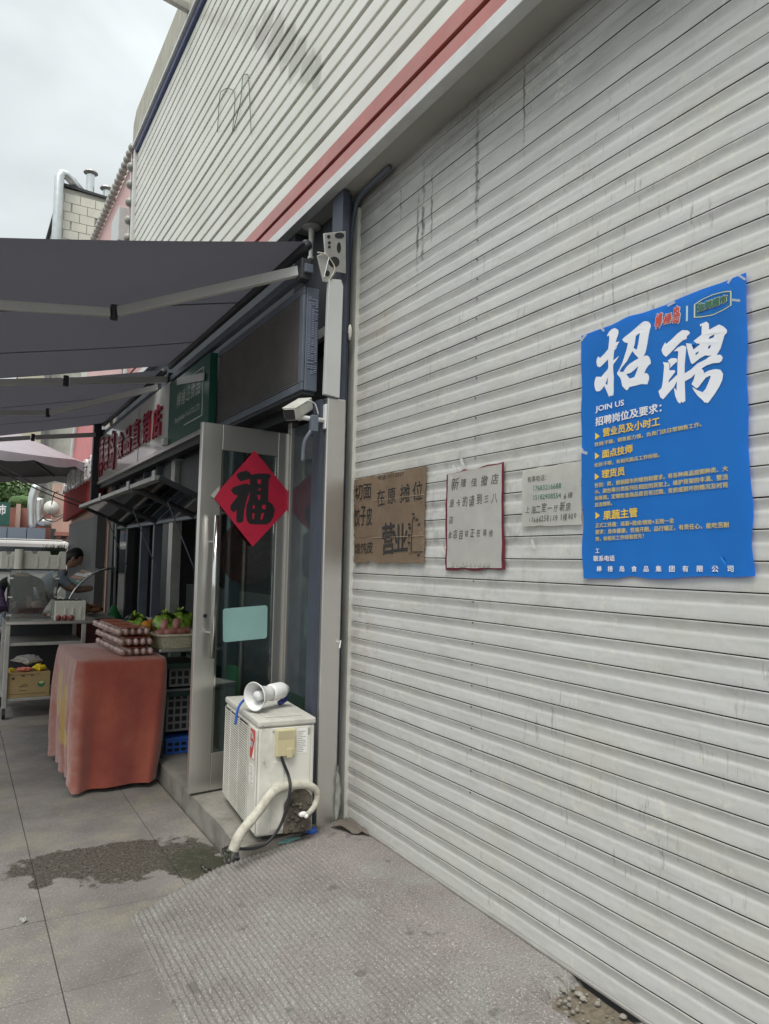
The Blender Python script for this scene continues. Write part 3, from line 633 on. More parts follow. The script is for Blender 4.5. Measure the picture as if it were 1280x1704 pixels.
# ---- hatch flaps swung up over the windows
for k, (ya, yb) in enumerate(((5.22, 6.06), (6.12, 7.42), (7.48, 8.9))):
    s = thing('hatch_flap', ('nearest', 'middle', 'farthest')[k] + ' raised glazed hatch flap in dark frame below the shop sign', 'window', (1.70, (ya + yb) / 2, 1.88), 0, 'raised hatch flaps under the sign')
    A, Bq, C2, D2 = Vector((1.705, ya, 1.88)), Vector((1.705, yb, 1.88)), Vector((1.19, yb, 2.09)), Vector((1.19, ya, 2.09))
    for p, q, m, w in ((A, D2, 'dark', .05), (D2, C2, 'steel_dull', .065), (C2, Bq, 'dark', .05), (A, Bq, 'slate', .05)):
        bm = bm_new(); bar(bm, p, q, w, 0.035); obj('frame_bar', bm, M[m], s, bev=.004)
    bm = bm_new(); prism(bm, [A, Bq, C2, D2], (0, 0, 0.005)); obj('pane', bm, M['glass_flap'], s)
    bm = bm_new(); prism(bm, [D2 + Vector((-.035, -.02, -.02)), D2 + Vector((-.035, .07, -.02)), D2 + Vector((-.035, .07, .05)), D2 + Vector((-.035, -.02, .05))], (.004, 0, 0)); obj('corner_bracket', bm, M['cover'], s)
    for yy in (yb - .05,):
        bm = bm_new(); tube(bm, [(1.70, yy, 1.42), Vector((A.x + (D2.x - A.x) * .5, yy, A.z + (D2.z - A.z) * .5))], 0.006, 6); obj('gas_stay', bm, M['slate'], s)

# ---- sign band
sg = thing('shop_sign', 'long shop sign with green panel and white panel bearing red raised letters', 'sign', (1.6, 8, 2.52))
XG = 1.58
obj('green_face', B(XG, 5.42, 2.53, XG + .06, 6.66, 3.10), M['sign_green'], sg, bev=.003)
obj('white_face', B(XG + .001, 6.665, 2.53, XG + .06, 10.42, 3.13), M['sign_white'], sg, bev=.003)
obj('seam', B(XG - .002, 7.92, 2.53, XG + .0005, 7.93, 3.12), M['print_grey'], sg)
obj('bottom_channel', B(XG - .02, 5.42, 2.49, XG + .08, 10.42, 2.526), M['steel'], sg, bev=.003)
obj('underside', B(XG + .02, 5.42, 2.44, 1.66, 10.42, 2.488), M['dark'], sg)
obj('lamp', B(XG - .05, 6.60, 2.535, XG - .003, 6.70, 2.60), M['white_plastic'], sg, bev=.008)
for ch, yc, z0, z1, w in (('棒', 10.17, 2.58, 3.1, .34), ('棰', 9.78, 2.63, 3.05, .30), ('岛', 9.38, 2.58, 3.08, .32), ('食', 8.86, 2.675, 2.985, .33), ('品', 8.43, 2.675, 2.98, .34), ('直', 7.99, 2.685, 2.995, .33), ('销', 7.50, 2.68, 2.99, .33), ('店', 7.04, 2.665, 2.98, .33)):
    lettering('letter', ch, (XG, yc + w / 2, z0), (XG, yc - w / 2, z0), z1 - z0, M['letter_red'], sg, (-1, 0, 0), lift=.002, bold=.014, depth=.02, kind=None)
lettering('lettering', '棒棰岛食品', (XG, 6.38, 2.83), (XG, 5.66, 2.83), .13, M['pale'], sg, (-1, 0, 0), shear=.15)
lettering('lettering', 'Bangchuidao Food CO.,LTD', (XG, 6.42, 2.69), (XG, 5.66, 2.69), .06, M['pale'], sg, (-1, 0, 0))
bm = bm_new()
for p, q in (((5.58, 2.64), (6.1, 2.64)), ((5.58, 2.64), (5.58, 3.02)), ((5.58, 3.02), (5.9, 3.02))): bar(bm, (XG - .002, p[0], p[1]), (XG - .002, q[0], q[1]), .006, .008)
obj('border_line', bm, M['pale'], sg, kind='stuff')
bm = bm_new(); bar(bm, (XG - .012, 6.35, 3.06), (XG - .014, 5.52, 2.93), .006, .06, up=(0, 0, 1)); obj('peeling_strip', bm, M['white_trim'], sg)

# ---- louvred box beside the sign
lb = thing('louvred_box', 'slate blue louvred equipment box mounted over the glass door', 'vent box', (1.68, 4.6, 2.5))
XL = 1.635
obj('casing', B(XL + .02, 3.80, 2.50, 1.735, 5.40, 3.105), M['slate'], lb, bev=.006)
for z0, z1 in ((2.50, 2.545), (3.06, 3.105)): obj('frame_bar', B(XL, 3.80, z0, XL + .018, 5.40, z1), M['slate'], lb, bev=.004)
obj('frame_bar', B(XL, 3.80, 2.546, XL + .018, 3.85, 3.059), M['slate'], lb, bev=.004)
bm = bm_new()
for k in range(40):
    z = 2.552 + k * .0127
    prism(bm, [(XL + .003, 3.852, z + .001), (XL + .003, 3.852, z + .0055), (XL + .018, 3.852, z + .0095), (XL + .018, 3.852, z + .005)], (0, 1.54, 0))
obj('louvres', bm, mat('louvre_brown', (0.24, 0.225, 0.22), 0.5), lb, kind='stuff')
bm = bm_new()
for c in range(3):
    for r in range(44):
        if hash01(c, r) > .2: box(bm, XL + .034 + c * .021, 3.796, 2.60 + r * .0103, XL + .049 + c * .021, 3.7995, 2.6045 + r * .0103)
obj('side_slots', bm, mat('pale_slate', (0.3, 0.32, 0.44), 0.5), lb, kind='stuff')
obj('bottom_lip', B(XL + .01, 3.81, 2.478, 1.72, 5.38, 2.498), M['dark'], lb)

# ================================================================ AWNINGS
def slope_z(x): return 3.335 + 0.22 * (x - 1.6)
def awning(y0, y1, elbows, label, xo=-1.0):
    a = thing('folding_awning', label, 'awning', (1.62, (y0 + y1) / 2, 3.2), 0, 'dark folding-arm awnings over the pavement')
    bm = bm_new()
    def fp(s, t):
        x = 1.62 + (xo - 1.62) * s; y = y0 + (y1 - y0) * t
        return Vector((x, y, slope_z(x) - 0.02 * math.sin(math.pi * s) - 0.006 * math.sin(math.pi * t) + .004 * math.sin(s * 9) * math.sin(t * 7)))
    grid(bm, 24, 12, fp); bmesh.ops.solidify(bm, geom=bm.faces[:], thickness=0.004)
    obj('canopy', bm, M['awning'], a, smooth=True)
    bm = bm_new()
    for t in (.36, .71):
        for k in range(12): bar(bm, fp(k / 12, t) - Vector((0, 0, .0045)), fp((k + 1) / 12, t) - Vector((0, 0, .0045)), .02, .0012)
    obj('seams', bm, M['awning'], a, kind='stuff')
    bm = bm_new(); tube(bm, [(1.635, y0 + .03, 3.335), (1.635, y1 - .01, 3.335)], 0.032, 14); obj('roller_tube', bm, M['dark'], a, smooth=True)
    bm = bm_new(); bar(bm, (1.64, y0, 3.19), (1.64, y1, 3.19), 0.05, 0.05); obj('torsion_bar', bm, M['slate'], a, bev=.004)
    bm = bm_new(); bar(bm, (xo, y0 - .02, slope_z(xo) - .03), (xo, y1 + .02, slope_z(xo) - .03), 0.07, 0.09); obj('front_rail', bm, M['arm'], a, bev=.01)
    for (ys, el_, ye) in elbows:
        P0 = Vector((1.62, ys, 3.19)); P2 = Vector((xo + .04, ye, slope_z(xo) - .07)); E_ = Vector(el_)
        bm = bm_new(); d = (E_ - P0).normalized(); bar(bm, P0 + d * .02, E_ - d * .03, 0.035, 0.058); obj('arm', bm, M['arm'], a, bev=.004)
        bm = bm_new(); d = (P2 - E_).normalized(); bar(bm, E_ + d * .03, P2, 0.035, 0.052); obj('arm', bm, M['arm'], a, bev=.004)
        bm = bm_new(); lathe(bm, [(-.045, 0.0), (-.045, .022), (.045, .022), (.045, 0.0)], E_, (0, 0, 1), 12); obj('elbow', bm, M['dark'], a)
        bm = bm_new(); box(bm, 1.60, ys - .04, 3.13, 1.66, ys + .04, 3.25); obj('shoulder', bm, M['dark'], a, bev=.006)
    return a
n_ = (-0.22, 0, 1.0); p_ = (1.6, 0, 3.335 - 0.13)
e1 = onp(190, 520, p_, n_); e2 = onp(110, 634, p_, n_)
awning(3.74, 6.92, ((3.80, e1, 4.25), (6.86, e2, 7.1 - .6)), 'nearest dark grey folding-arm awning, over the open glass door')
e3 = onp(80, 687, p_, n_); e4 = onp(55, 728, p_, n_)
awning(7.12, 10.55, ((7.2, e3, 7.7), (10.5, e4, 10.0)), 'second dark grey folding-arm awning, over the white sign')
# dark post at the end of the sign
solo('sign_post', B(1.50, 10.45, 2.2, 1.60, 10.56, 3.5), M['dark'], 'dark metal post at the far end of the white sign', 'post', bev=.005)

# ---- awning bracket, anchor and wires at the corner
br = thing('awning_bracket', 'perforated steel awning bracket under the corner of the soffit', 'bracket', (1.78, 3.62, 3.15))
def brp(u, v): return ony(u, v, 3.63)
pl = [brp(u, v) for u, v in ((539, 388), (576, 384), (576, 455), (560, 452), (548, 470), (538, 468), (528, 425), (541, 420))]
bm = bm_new(); prism(bm, pl, (0, 0.012, 0)); obj('plate', bm, M['steel_dull'], br, bev=.003)
bm = bm_new()
for u, v, a, b in ((547, 394, 3, 3), (548, 404, 2.6, 2.6), (548, 411, 2.4, 2.4), (565, 392, 8, 5), (564, 412, 3.5, 9), (556, 436, 9, 9), (545, 455, 4, 5)):
    prism(bm, [brp(u + a * math.cos(t * math.pi / 6), v + b * math.sin(t * math.pi / 6)) + Vector((0, -.002, 0)) for t in range(12)], (0, .0015, 0))
obj('holes', bm, M['black'], br, kind='stuff')
bm = bm_new(); tube(bm, spline([brp(*p) - Vector((0, .01, 0)) for p in ((527, 421), (540, 424), (548, 432), (556, 448), (548, 465))], 5), .004, 6); obj('wire', bm, M['foam'], br)
bm = bm_new(); tube(bm, spline([brp(*p) - Vector((0, .01, 0)) for p in ((546, 430), (538, 462))], 3), .003, 6); obj('wire', bm, M['chrome'], br)
bm = bm_new(); o_ = onz(519, 377, 3.668); lathe(bm, [(0, 0), (0, .06), (.012, .058), (.02, .02), (.15, .014), (.2, .014), (.2, .02), (.215, .02), (.215, 0)], (o_.x, o_.y, 3.668), (0, 0, -1), 16)
solo('ceiling_anchor', bm, M['rail'], 'rusty round anchor with a rod hanging under the soffit corner', 'anchor', smooth=False)
bm = bm_new(); tube(bm, spline([ony(u, v, 3.66) for u, v in ((578, 455), (570, 480), (558, 505), (556, 535), (566, 552), (580, 556))], 5), .005, 6)
solo('cable', bm, M['black'], 'black cable curling down beside the shutter rail', 'cable', smooth=True)
bm = bm_new(); tube(bm, spline([Vector((1.9, y, z)) for y, z in ((3.78, 3.2), (3.74, 3.45), (3.70, 3.58), (3.62, 3.64), (3.3, 3.655))], 5), .014, 8)
solo('conduit', bm, M['slate'], 'grey conduit bending from the rail top into the soffit', 'conduit', smooth=True)
bm = bm_new(); ball(bm, (1.872, 3.672, 2.84), .022, 8, 6, (.6, .6, 2.2)); solo('cable_clip', bm, M['rail'], 'small cream cable clip halfway up the shutter rail', 'clip', smooth=True)
# wall hook on the column
bm = bm_new(); tube(bm, [(1.823, 3.63, 1.09), (1.835, 3.615, 1.10), (1.826, 3.61, 1.06)], .004, 6); solo('wall_hook', bm, M['white_plastic'], 'tiny white hook on the steel column', 'hook')

# ---- security camera
cc_ = thing('security_camera', 'cream bullet security camera on a bracket below the louvred box', 'camera', (1.727, 3.67, 2.3))
def cp(u, v, y=3.62): return ony(u, v, y)
a_ = cp(482, 690, 3.56); b_ = cp(511, 672, 3.72)
bm = bm_new(); bar(bm, a_, b_, .075, .068); obj('housing', bm, M['rail'], cc_, bev=.012)
d_ = (a_ - b_).normalized(); bm = bm_new(); bar(bm, b_ + d_ * .03 + Vector((0, 0, .037)), a_ + d_ * .012 + Vector((0, 0, .037)), .08, .008); obj('sun_shield', bm, M['rail'], cc_, bev=.005)
bm = bm_new(); bar(bm, a_, a_ + d_ * .004, .06, .055); obj('lens_window', bm, M['black'], cc_)
mid = (a_ + b_) / 2
bm = bm_new(); tube(bm, [mid - Vector((0, 0, .02)), cp(500, 697)], .018, 10); tube(bm, [cp(498, 694), cp(540, 700, 3.66)], .013, 10); obj('bracket_arm', bm, M['white_plastic'], cc_, smooth=True)
bm = bm_new(); box(bm, 1.715, 3.635, 2.26, 1.7265, 3.70, 2.40); obj('wall_plate', bm, M['white_plastic'], cc_, bev=.005)
bm = bm_new(); tube(bm, spline([b_, cp(512, 667), cp(524, 672), cp(530, 690)], 6), .004, 6); obj('cable', bm, M['cover'], cc_, smooth=True)
bm = bm_new(); box(bm, *(cp(516, 718) + Vector((0, -.02, 0))), *(cp(528, 692) + Vector((0, .02, 0)))); obj('tape_wrap', bm, M['slate'], cc_, bev=.004)
bm = bm_new(); tube(bm, spline([cp(521, 715), cp(514, 722), cp(506, 738), cp(504, 768)], 5), .011, 8); obj('cable', bm, M['slate'], cc_, smooth=True)

# ================================================================ GLASS DOOR
DY = Vector((1.254, 4.432, 0)); DD = Vector((0.66, 0.085, 0)); DW = DD.length; dang = math.atan2(DD.y, DD.x)
dr = thing('glass_door', 'open stainless steel framed glass door with a festive red diamond', 'door', (DY.x, DY.y, 0.135), dang)
def lb_(x0, y0, z0, x1, y1, z1): return B(x0, y0, z0, x1, y1, z1)
HT = 2.235
obj('stile', lb_(0, -.018, 0, .135, .018, HT), M['steel'], dr, world=False, bev=.004)
obj('stile', lb_(DW - .135, -.018, 0, DW, .018, HT), M['steel'], dr, world=False, bev=.004)
obj('top_rail', lb_(.136, -.016, HT - .16, DW - .136, .016, HT), M['steel'], dr, world=False, bev=.003)
obj('bottom_rail', lb_(.136, -.016, 0, DW - .136, .016, .22), M['steel'], dr, world=False, bev=.003)
pn = obj('pane', lb_(.136, -.004, .221, DW - .136, .004, HT - .161), M['glass_door'], dr, world=False)
for x0, x1, z0, z1 in ((.136, .148, .221, HT - .161), (DW - .148, DW - .136, .221, HT - .161)): obj('bead', lb_(x0, -.012, z0, x1, -.005, z1), M['chrome'], dr, world=False)
bm = bm_new(); tube(bm, [(.085, -.085, .80), (.085, -.085, 1.66)], .016, 14); hd = obj('handle', bm, M['chrome'], dr, world=False, smooth=True)
for z in (.95, 1.50):
    bm = bm_new(); tube(bm, [(.085, -.085, z), (.085, -.02, z)], .008, 8); obj('standoff', bm, M['chrome'], hd, world=False)
bm = bm_new(); lathe(bm, [(0, 0), (0, .012), (.008, .012), (.008, 0)], (.06, -.019, 1.05), (0, -1, 0), 12); obj('lock', bm, M['black'], dr, world=False)
for z in (.3, 1.2, 1.9):
    bm = bm_new(); tube(bm, [(DW + .012, -.01, z), (DW + .012, -.01, z + .13)], .011, 10); obj('hinge', bm, M['steel'], dr, world=False, smooth=True)
def on_door(u, v, off=0.0):
    nrm = Vector((DD.y, -DD.x, 0)).normalized(); return onp(u, v, DY + nrm * off, nrm)
DN = Vector((DD.y, -DD.x, 0)).normalized()
fu = thing('fu_diamond', 'red paper diamond with a bold black character stuck on the glass door', 'decoration', on_door(420, 905, .024))
z3 = lambda x, y: on_door(350 + x / 8.533, 745 + y / 8.533, .024)
bm = bm_new(); prism(bm, [z3(*p) for p in ((630, 40), (1210, 755), (600, 1405), (45, 700))], DN * .0012); obj('sheet', bm, M['fu_red'], fu)
F1 = [[(370, 375), (440, 340), (520, 325), (560, 350), (580, 400), (560, 440), (430, 480), (385, 430)]]
F2 = [[(290, 600), (330, 560), (430, 525), (520, 505), (570, 540), (566, 620), (532, 690), (505, 780), (480, 900), (465, 1050), (410, 1070), (370, 1050), (368, 960), (375, 880), (330, 920), (285, 880), (285, 820), (340, 750), (395, 680), (330, 660)]]
F3 = [[(560, 385), (700, 365), (840, 370), (862, 410), (830, 440), (825, 600), (820, 760), (880, 800), (915, 880), (895, 980), (850, 1060), (800, 1090), (560, 1085), (520, 1040), (505, 960), (512, 820), (545, 740), (562, 640)],
      [(665, 450), (720, 450), (715, 520), (670, 510)], [(665, 605), (710, 568), (715, 610)], [(665, 675), (710, 668), (705, 745), (680, 740)], [(605, 815), (630, 815), (630, 865), (600, 865)],
      [(735, 812), (790, 808), (780, 880), (730, 862)], [(595, 930), (630, 930), (615, 1025), (597, 1010)], [(725, 930), (768, 925), (735, 1022), (708, 1022)]]
for f in (F1, F2, F3): outline('brush_stroke', f, z3, M['ink'], fu, DN, .0024)
bm = bm_new(); prism(bm, [z3(*p) + DN * .002 for p in ((0, 680), (50, 720), (130, 600), (125, 545))], DN * .0004); obj('tape', bm, M['tape'], fu)
bm = bm_new(); c4 = [(371, 1013), (445, 1007), (444, 1062), (371, 1069)]; rc = []
for i in range(4):
    P, A2, C2 = Vector(c4[i]), Vector(c4[i - 1]), Vector(c4[(i + 1) % 4]); rc += [P + (A2 - P).normalized() * 4, P + ((A2 - P).normalized() + (C2 - P).normalized()) * 1.1, P + (C2 - P).normalized() * 4]
prism(bm, [on_door(p.x, p.y, .008) for p in rc], DN * .004)
solo('blank_board', bm, M['board_teal'], 'blank pale teal board with rounded corners on the glass door', 'board', bev=.0008)
bm = bm_new(); lathe(bm, [(0, 0), (.002, .2), (.004, .2), (.004, 0)], on_door(412, 920, -.02), DN, 28)
solo('round_papercut', bm, mat('faded_papercut', (0.2, 0.05, 0.045), 0.7, var=0.5, scale=30), 'faded round red paper cut behind the door glass below the diamond', 'decoration')

# ================================================================ AIR CONDITIONER OUTDOOR UNIT
AX, AY, AZ = 1.35, 3.54, 0.13; AW, AL, AH = 0.298, 0.71, 0.60
ac = thing('air_conditioner', 'aged white outdoor air conditioner unit on the door step', 'air conditioner', (AX, AY, AZ - .006), math.radians(-5))
obj('casing', lb_(0, 0, .03, AW, AL, AH - .035), M['ac'], ac, world=False, bev=.012)
tp = obj('lid', lb_(-.006, -.006, AH - .034, AW + .004, AL + .004, AH), M['ac_top'], ac, world=False, bev=.009)
obj('lid_emboss', lb_(.05, .06, AH + .0005, AW - .05, AL * .72, AH + .005), M['ac_top'], tp, world=False, bev=.004)
for xx in (.05, AW - .08): obj('foot', lb_(xx, .05, 0, xx + .05, AL - .05, .029), M['dark'], ac, world=False)
obj('grille_back', lb_(-.0035, .17, .055, -.0005, AL - .02, AH - .055), M['black'], ac, world=False)
bm = bm_new()
for k in range(38):
    z = .06 + k * .0127; box(bm, -.0068, .165, z, -.0045, AL - .015, z + .0070)
for y in (.17, .36, .55, AL - .03): box(bm, -.0095, y, .055, -.007, y + .006, AH - .05)
obj('grille_bars', bm, M['ac'], ac, world=False, kind='stuff')
bm = bm_new(); box(bm, -.009, .004, .05, -.0005, .155, AH - .045); obj('front_corner_panel', bm, M['ac'], ac, world=False, bev=.003)
bm = bm_new(); box(bm, .062, -.006, .05, AW - .025, -.0005, AH - .04); sp = obj('side_panel', bm, M['ac'], ac, world=False, bev=.002)
obj('raised_strip', lb_(.075, -.011, .06, .135, -.0065, .395), M['ac'], sp, world=False, bev=.003)
tcv = obj('terminal_cover', lb_(.085, -.03, .42, .185, -.0065, .555), M['beige'], ac, world=False, bev=.006)
bm = bm_new(); prism(bm, [(.092, -.0305, .505), (.178, -.0305, .505), (.174, -.0305, .546), (.096, -.0305, .546)], (0, .0003, 0)); obj('recess', bm, mat('beige_shadow_lip', (0.45, 0.40, 0.25), .6), tcv, world=False)
obj('cable_clamp', lb_(.14, -.036, .414, .17, -.0305, .46), M['beige'], tcv, world=False, bev=.003)
rp_ = obj('rating_plate', lb_(.20, -.0072, .425, .256, -.0062, .55), M['paper'], ac, world=False)
bm = bm_new()
for k in range(12): box(bm, .203, -.0078, .432 + k * .0092,   .203 + .048 * (0.5 + .5 * hash01(k, 3)), -.0074, .4352 + k * .0092)
obj('printed_lines', bm, M['print_grey'], rp_, world=False, kind='stuff')
obj('printed_lines', lb_(.258, -.0072, .515, .270, -.0062, .55), M['print_grey'], ac, world=False)
st = obj('red_sticker', lb_(-.0105, .03, .40, -.0095, .115, .545), M['print_red'], ac, world=False)
st2 = obj('white_sticker', lb_(-.0105, .035, .27, -.0095, .115, .37), M['paper'], ac, world=False)
bm = bm_new(); prism(bm, [(-.0108, .032, .403), (-.0108, .075, .403), (-.0108, .05, .45), (-.0108, .032, .50)], (-.0002, 0, 0)); obj('pale_corner', bm, M['paper'], st, world=False)
bm = bm_new()
for k in range(7): box(bm, -.0112, .045 + .02 * hash01(k), .278 + k * .013, -.0107, .085 + .025 * hash01(k, 5), .283 + k * .013)
obj('printed_lines', bm, M['print_grey'], st2, world=False, kind='stuff')
Rz = Matrix.Rotation(math.radians(-5), 3, 'Z'); acw = lambda x, y, z: Vector((AX, AY, AZ - .006)) + Rz @ Vector((x, y, z))
lw = lettering('lettering', 'YA', acw(-.0105, .108, .495), acw(-.0105, .045, .495), .04, M['print_white'], None, Rz @ Vector((-1, 0, 0)), bold=.02)
lw.parent = st; lw.matrix_parent_inverse = (Matrix.Translation(ac.location) @ Rz.to_4x4()).inverted()
lw = lettering('lettering', 'IR2P', acw(-.0105, .108, .455), acw(-.0105, .06, .455), .03, M['print_white'], None, Rz @ Vector((-1, 0, 0)), bold=.02)
lw.parent = st; lw.matrix_parent_inverse = (Matrix.Translation(ac.location) @ Rz.to_4x4()).inverted()
# the broken-out service corner, filthy inside
bm = bm_new()
def gp(a, b): return Vector((.14 + .148 * a, -.0072 - .008 * vnoise(a * 9, b * 9), .035 + .20 * b * (0.75 + .3 * math.sin(a * 3) + .1 * vnoise(a * 8, 2))))
grid(bm, 24, 24, gp); obj('service_hole', bm, M['grime'], ac, world=False, smooth=True)
bm = bm_new()
for k in range(22): ball(bm, (.16 + .11 * hash01(k, 1), -.016, .05 + .13 * hash01(k, 2)), .006 + .009 * hash01(k, 3), 7, 5, (1, .7, .8))
obj('pipe_joints', bm, M['grime'], ac, world=False, smooth=True, kind='stuff')
bm = bm_new(); ball(bm, (.235, -.03, .125), .018, 8, 6, (1.3, .6, .8)); ball(bm, (.252, -.032, .115), .012, 8, 6); obj('rag', bm, M['paper'], ac, world=False, smooth=True)
for x, z in ((.02, .575), (.27, .575), (.03, .40), (.075, .545)):
    bm = bm_new(); lathe(bm, [(0, 0), (0, .006), (.003, .005), (.004, 0)], (x, -.007 if z < .56 else -.006, z), (0, -1, 0), 10); obj('screw', bm, M['steel_dull'], ac, world=False)
# insulated pipe, cable
def cq(u, v, y): return ony(u, v, y)
pth = [(388, 1415, 3.42), (400, 1388, 3.42), (430, 1350, 3.46), (455, 1318, 3.5), (480, 1308, 3.51), (510, 1306, 3.51), (526, 1315, 3.51), (528, 1330, 3.51), (520, 1345, 3.51), (505, 1358, 3.52)]
bm = bm_new(); P_ = spline([cq(*p) for p in pth], 8); n = len(P_)
tube(bm, P_, [(.024 - .007 * min(1, max(0, (i / n - .35) * 3))) * (1 + .08 * vnoise(i * .9, 3)) for i in range(n)], 12)
solo('insulated_pipe', bm, M['foam'], 'grimy wrapped pipe looping out beside the air conditioner', 'pipe', smooth=True)
bm = bm_new(); tube(bm, spline([cq(*p) for p in ((467, 1254, 3.508), (472, 1270, 3.505), (480, 1290, 3.50), (483, 1310, 3.47), (478, 1340, 3.46), (466, 1375, 3.46), (445, 1402, 3.46), (420, 1412, 3.45), (390, 1412, 3.42))], 8), .0075, 8)
solo('power_cable', bm, M['black'], 'black power cable hanging from the beige terminal cover', 'cable', smooth=True)
# debris by the unit
def crumple(bm, c, r, sq, seed, amp=.5):
    v = ball(bm, (0, 0, 0), 1.0, 12, 8)
    for q in v:
        k = 1 - amp * vnoise(q.co.x * 3 + seed, q.co.y * 3 + q.co.z * 5); q.co = Vector((c[0] + q.co.x * k * r * sq[0], c[1] + q.co.y * k * r * sq[1], c[2] + q.co.z * k * r * sq[2]))
bm = bm_new(); crumple(bm, onz(520, 1384, .115), .035, (1.2, .7, .8), 3); solo('blue_litter', bm, M['crate_blue'], 'crumpled bright blue litter at the foot of the steel column', 'litter')
bm = bm_new(); p = onz(480, 1399, .095); crumple(bm, p, .075, (1.6, .35, .25), 8); solo('teal_rag', bm, M['teal_rag'], 'dirty teal rag in front of the air conditioner', 'rag')
bm = bm_new(); p = onz(452, 1407, .085); crumple(bm, p, .05, (1, .5, .3), 12); solo('stone_chip', bm, mat('tan_stone', (0.42, 0.34, 0.24), .9), 'tan broken stone chip in front of the air conditioner', 'stone')
bm = bm_new(); prism(bm, [onz(u, v, .124) for u, v in ((385, 1345), (395, 1390), (400, 1412), (392, 1405))], (0, 0, .002))
bm.free()
def sheet_pts(bm, pts, thick, amp, seed, n=12):
    a, b, c, d = [Vector(p) for p in pts]
    grid(bm, n, n, lambda s, t: (a * (1 - s) + b * s) * (1 - t) + (d * (1 - s) + c * s) * t + Vector((0, 0, amp * vnoise(s * 4 + seed, t * 4))))
    bmesh.ops.solidify(bm, geom=bm.faces[:], thickness=thick)
bm = bm_new(); P4 = [(365, 1462, .012), (338, 1445, .012), (332, 1436, .03), (372, 1412, .06), (376, 1440, .04)]
tube(bm, spline([onz(*p) for p in ((335, 1440, .01), (360, 1456, .012), (378, 1440, .02), (375, 1415, .05), (392, 1412, .09))], 6), [.008 + .014 * hash01(i, 2) for i in range(25)], 9)
solo('plastic_film', bm, glass_mat('film_clear', (.62, .64, .58), .2, .12), 'crumpled clear plastic film trailing off the step below the pipe', 'plastic')
bm = bm_new(); crumple(bm, onz(396, 1430, .05), .04, (.8, .8, 1.2), 5); solo('black_bag', bm, M['black'], 'wad of black plastic at the end of the wrapped pipe', 'bag')
bm = bm_new(); sheet_pts(bm, [onz(548, 1372, .135), onz(583, 1362, .135), onz(618, 1392, .118), onz(588, 1388, .122)], .003, .02, 4)
solo('rail_foot_plate', bm, mat('dusty_plate', (0.27, 0.235, 0.2), .8, dirt=.3), 'bent dusty metal plate at the foot of the shutter rail', 'plate', smooth=True)
bm = bm_new(); sheet_pts(bm, [onz(32, 1531, .006), onz(42, 1528, .012), onz(47, 1532, .006), onz(38, 1537, .004)], .001, .008, 9, 4)
solo('litter_scrap', bm, M['tape'], 'small scrap of foil litter on the paving slabs', 'litter')
# megaphone
mg = thing('megaphone', 'white megaphone with blue strap lying on the air conditioner', 'megaphone', acw(.14, .22, AH))
ax_ = Vector((0.88, 0.42, 0.03)).normalized(); mc = cq(423, 1158, 3.80)
mc = onp(424, 1159, (1.40, 3.72, .8), (0.6, 1, 0)); 
bm = bm_new(); lathe(bm, [(0, .0), (.0, .001), (.0, .0)], mc, ax_, 4); bm.free()
rR = 0.074
bm = bm_new(); lathe(bm, [(.10, .03), (.085, .034), (.05, .042), (.02, .056), (.0, .069), (-.006, rR), (-.003, rR + .003), (.004, rR - .001), (.026, .06), (.055, .047), (.09, .04), (.12, .038), (.12, .0)], mc, ax_, 32); obj('horn', bm, M['white_plastic'], mg, smooth=True)
bm = bm_new(); lathe(bm, [(.10, .0), (.098, .026), (.02, .026), (.012, .024), (.012, 0)], mc, ax_, 24); obj('inner_horn', bm, M['white_plastic'], mg, smooth=True)
bm = bm_new(); lathe(bm, [(.118, 0), (.118, .043), (.125, .046), (.20, .046), (.215, .042), (.23, .03), (.245, .026), (.25, 0)], mc, ax_, 24); obj('body', bm, M['white_plastic'], mg, smooth=True)
bm = bm_new(); tube(bm, spline([mc + ax_ * .235 + Vector((0, 0, -.015)), mc + ax_ * .225 + Vector((.02, .01, -.05)), mc + ax_ * .18 + Vector((.01, .0, -.066))], 6), .015, 8); obj('grip', bm, M['navy'], mg, smooth=True)
bm = bm_new(); s_ = mc + Vector((-.01, .06, -.02))
tube(bm, spline([s_, onx(405, 1166, 1.37), onx(396, 1180, 1.345), onx(392, 1205, 1.338)], 6), .007, 8); obj('strap', bm, M['blue'], mg, smooth=True)

# ================================================================ EGG TABLE
ta = thing('cloth_covered_table', 'small table draped to the ground in red velvet', 'table', (0.98, 5.6, 0))
TX0, TX1, TY0, TY1, TZ = 0.70, 1.275, 5.13, 6.16, 0.85
obj('table_top', B(TX0 + .01, TY0 + .01, TZ - .03, TX1 - .01, TY1 - .01, TZ - .004), M['dark'], ta)
for x in (TX0 + .06, TX1 - .16):
    for y in (TY0 + .08, TY1 - .06): obj('leg', B(x - .02, y - .02, 0, x + .02, y + .02, TZ - .031), M['dark'], ta)
bm = bm_new(); NS, NV = 132, 22
def rect_pt(t):
    per = [(TX0, TY0), (TX1, TY0), (TX1, TY1), (TX0, TY1)]; w, d = TX1 - TX0, TY1 - TY0; Lp = 2 * (w + d); s = (t % 1) * Lp
    for i, (ln, a, b) in enumerate(((w, 0, 1), (d, 1, 2), (w, 2, 3), (d, 3, 0))):
        if s <= ln + 1e-9: k = s / ln; return per[a][0] + (per[b][0] - per[a][0]) * k, per[a][1] + (per[b][1] - per[a][1]) * k, i, k
        s -= ln
rings = []
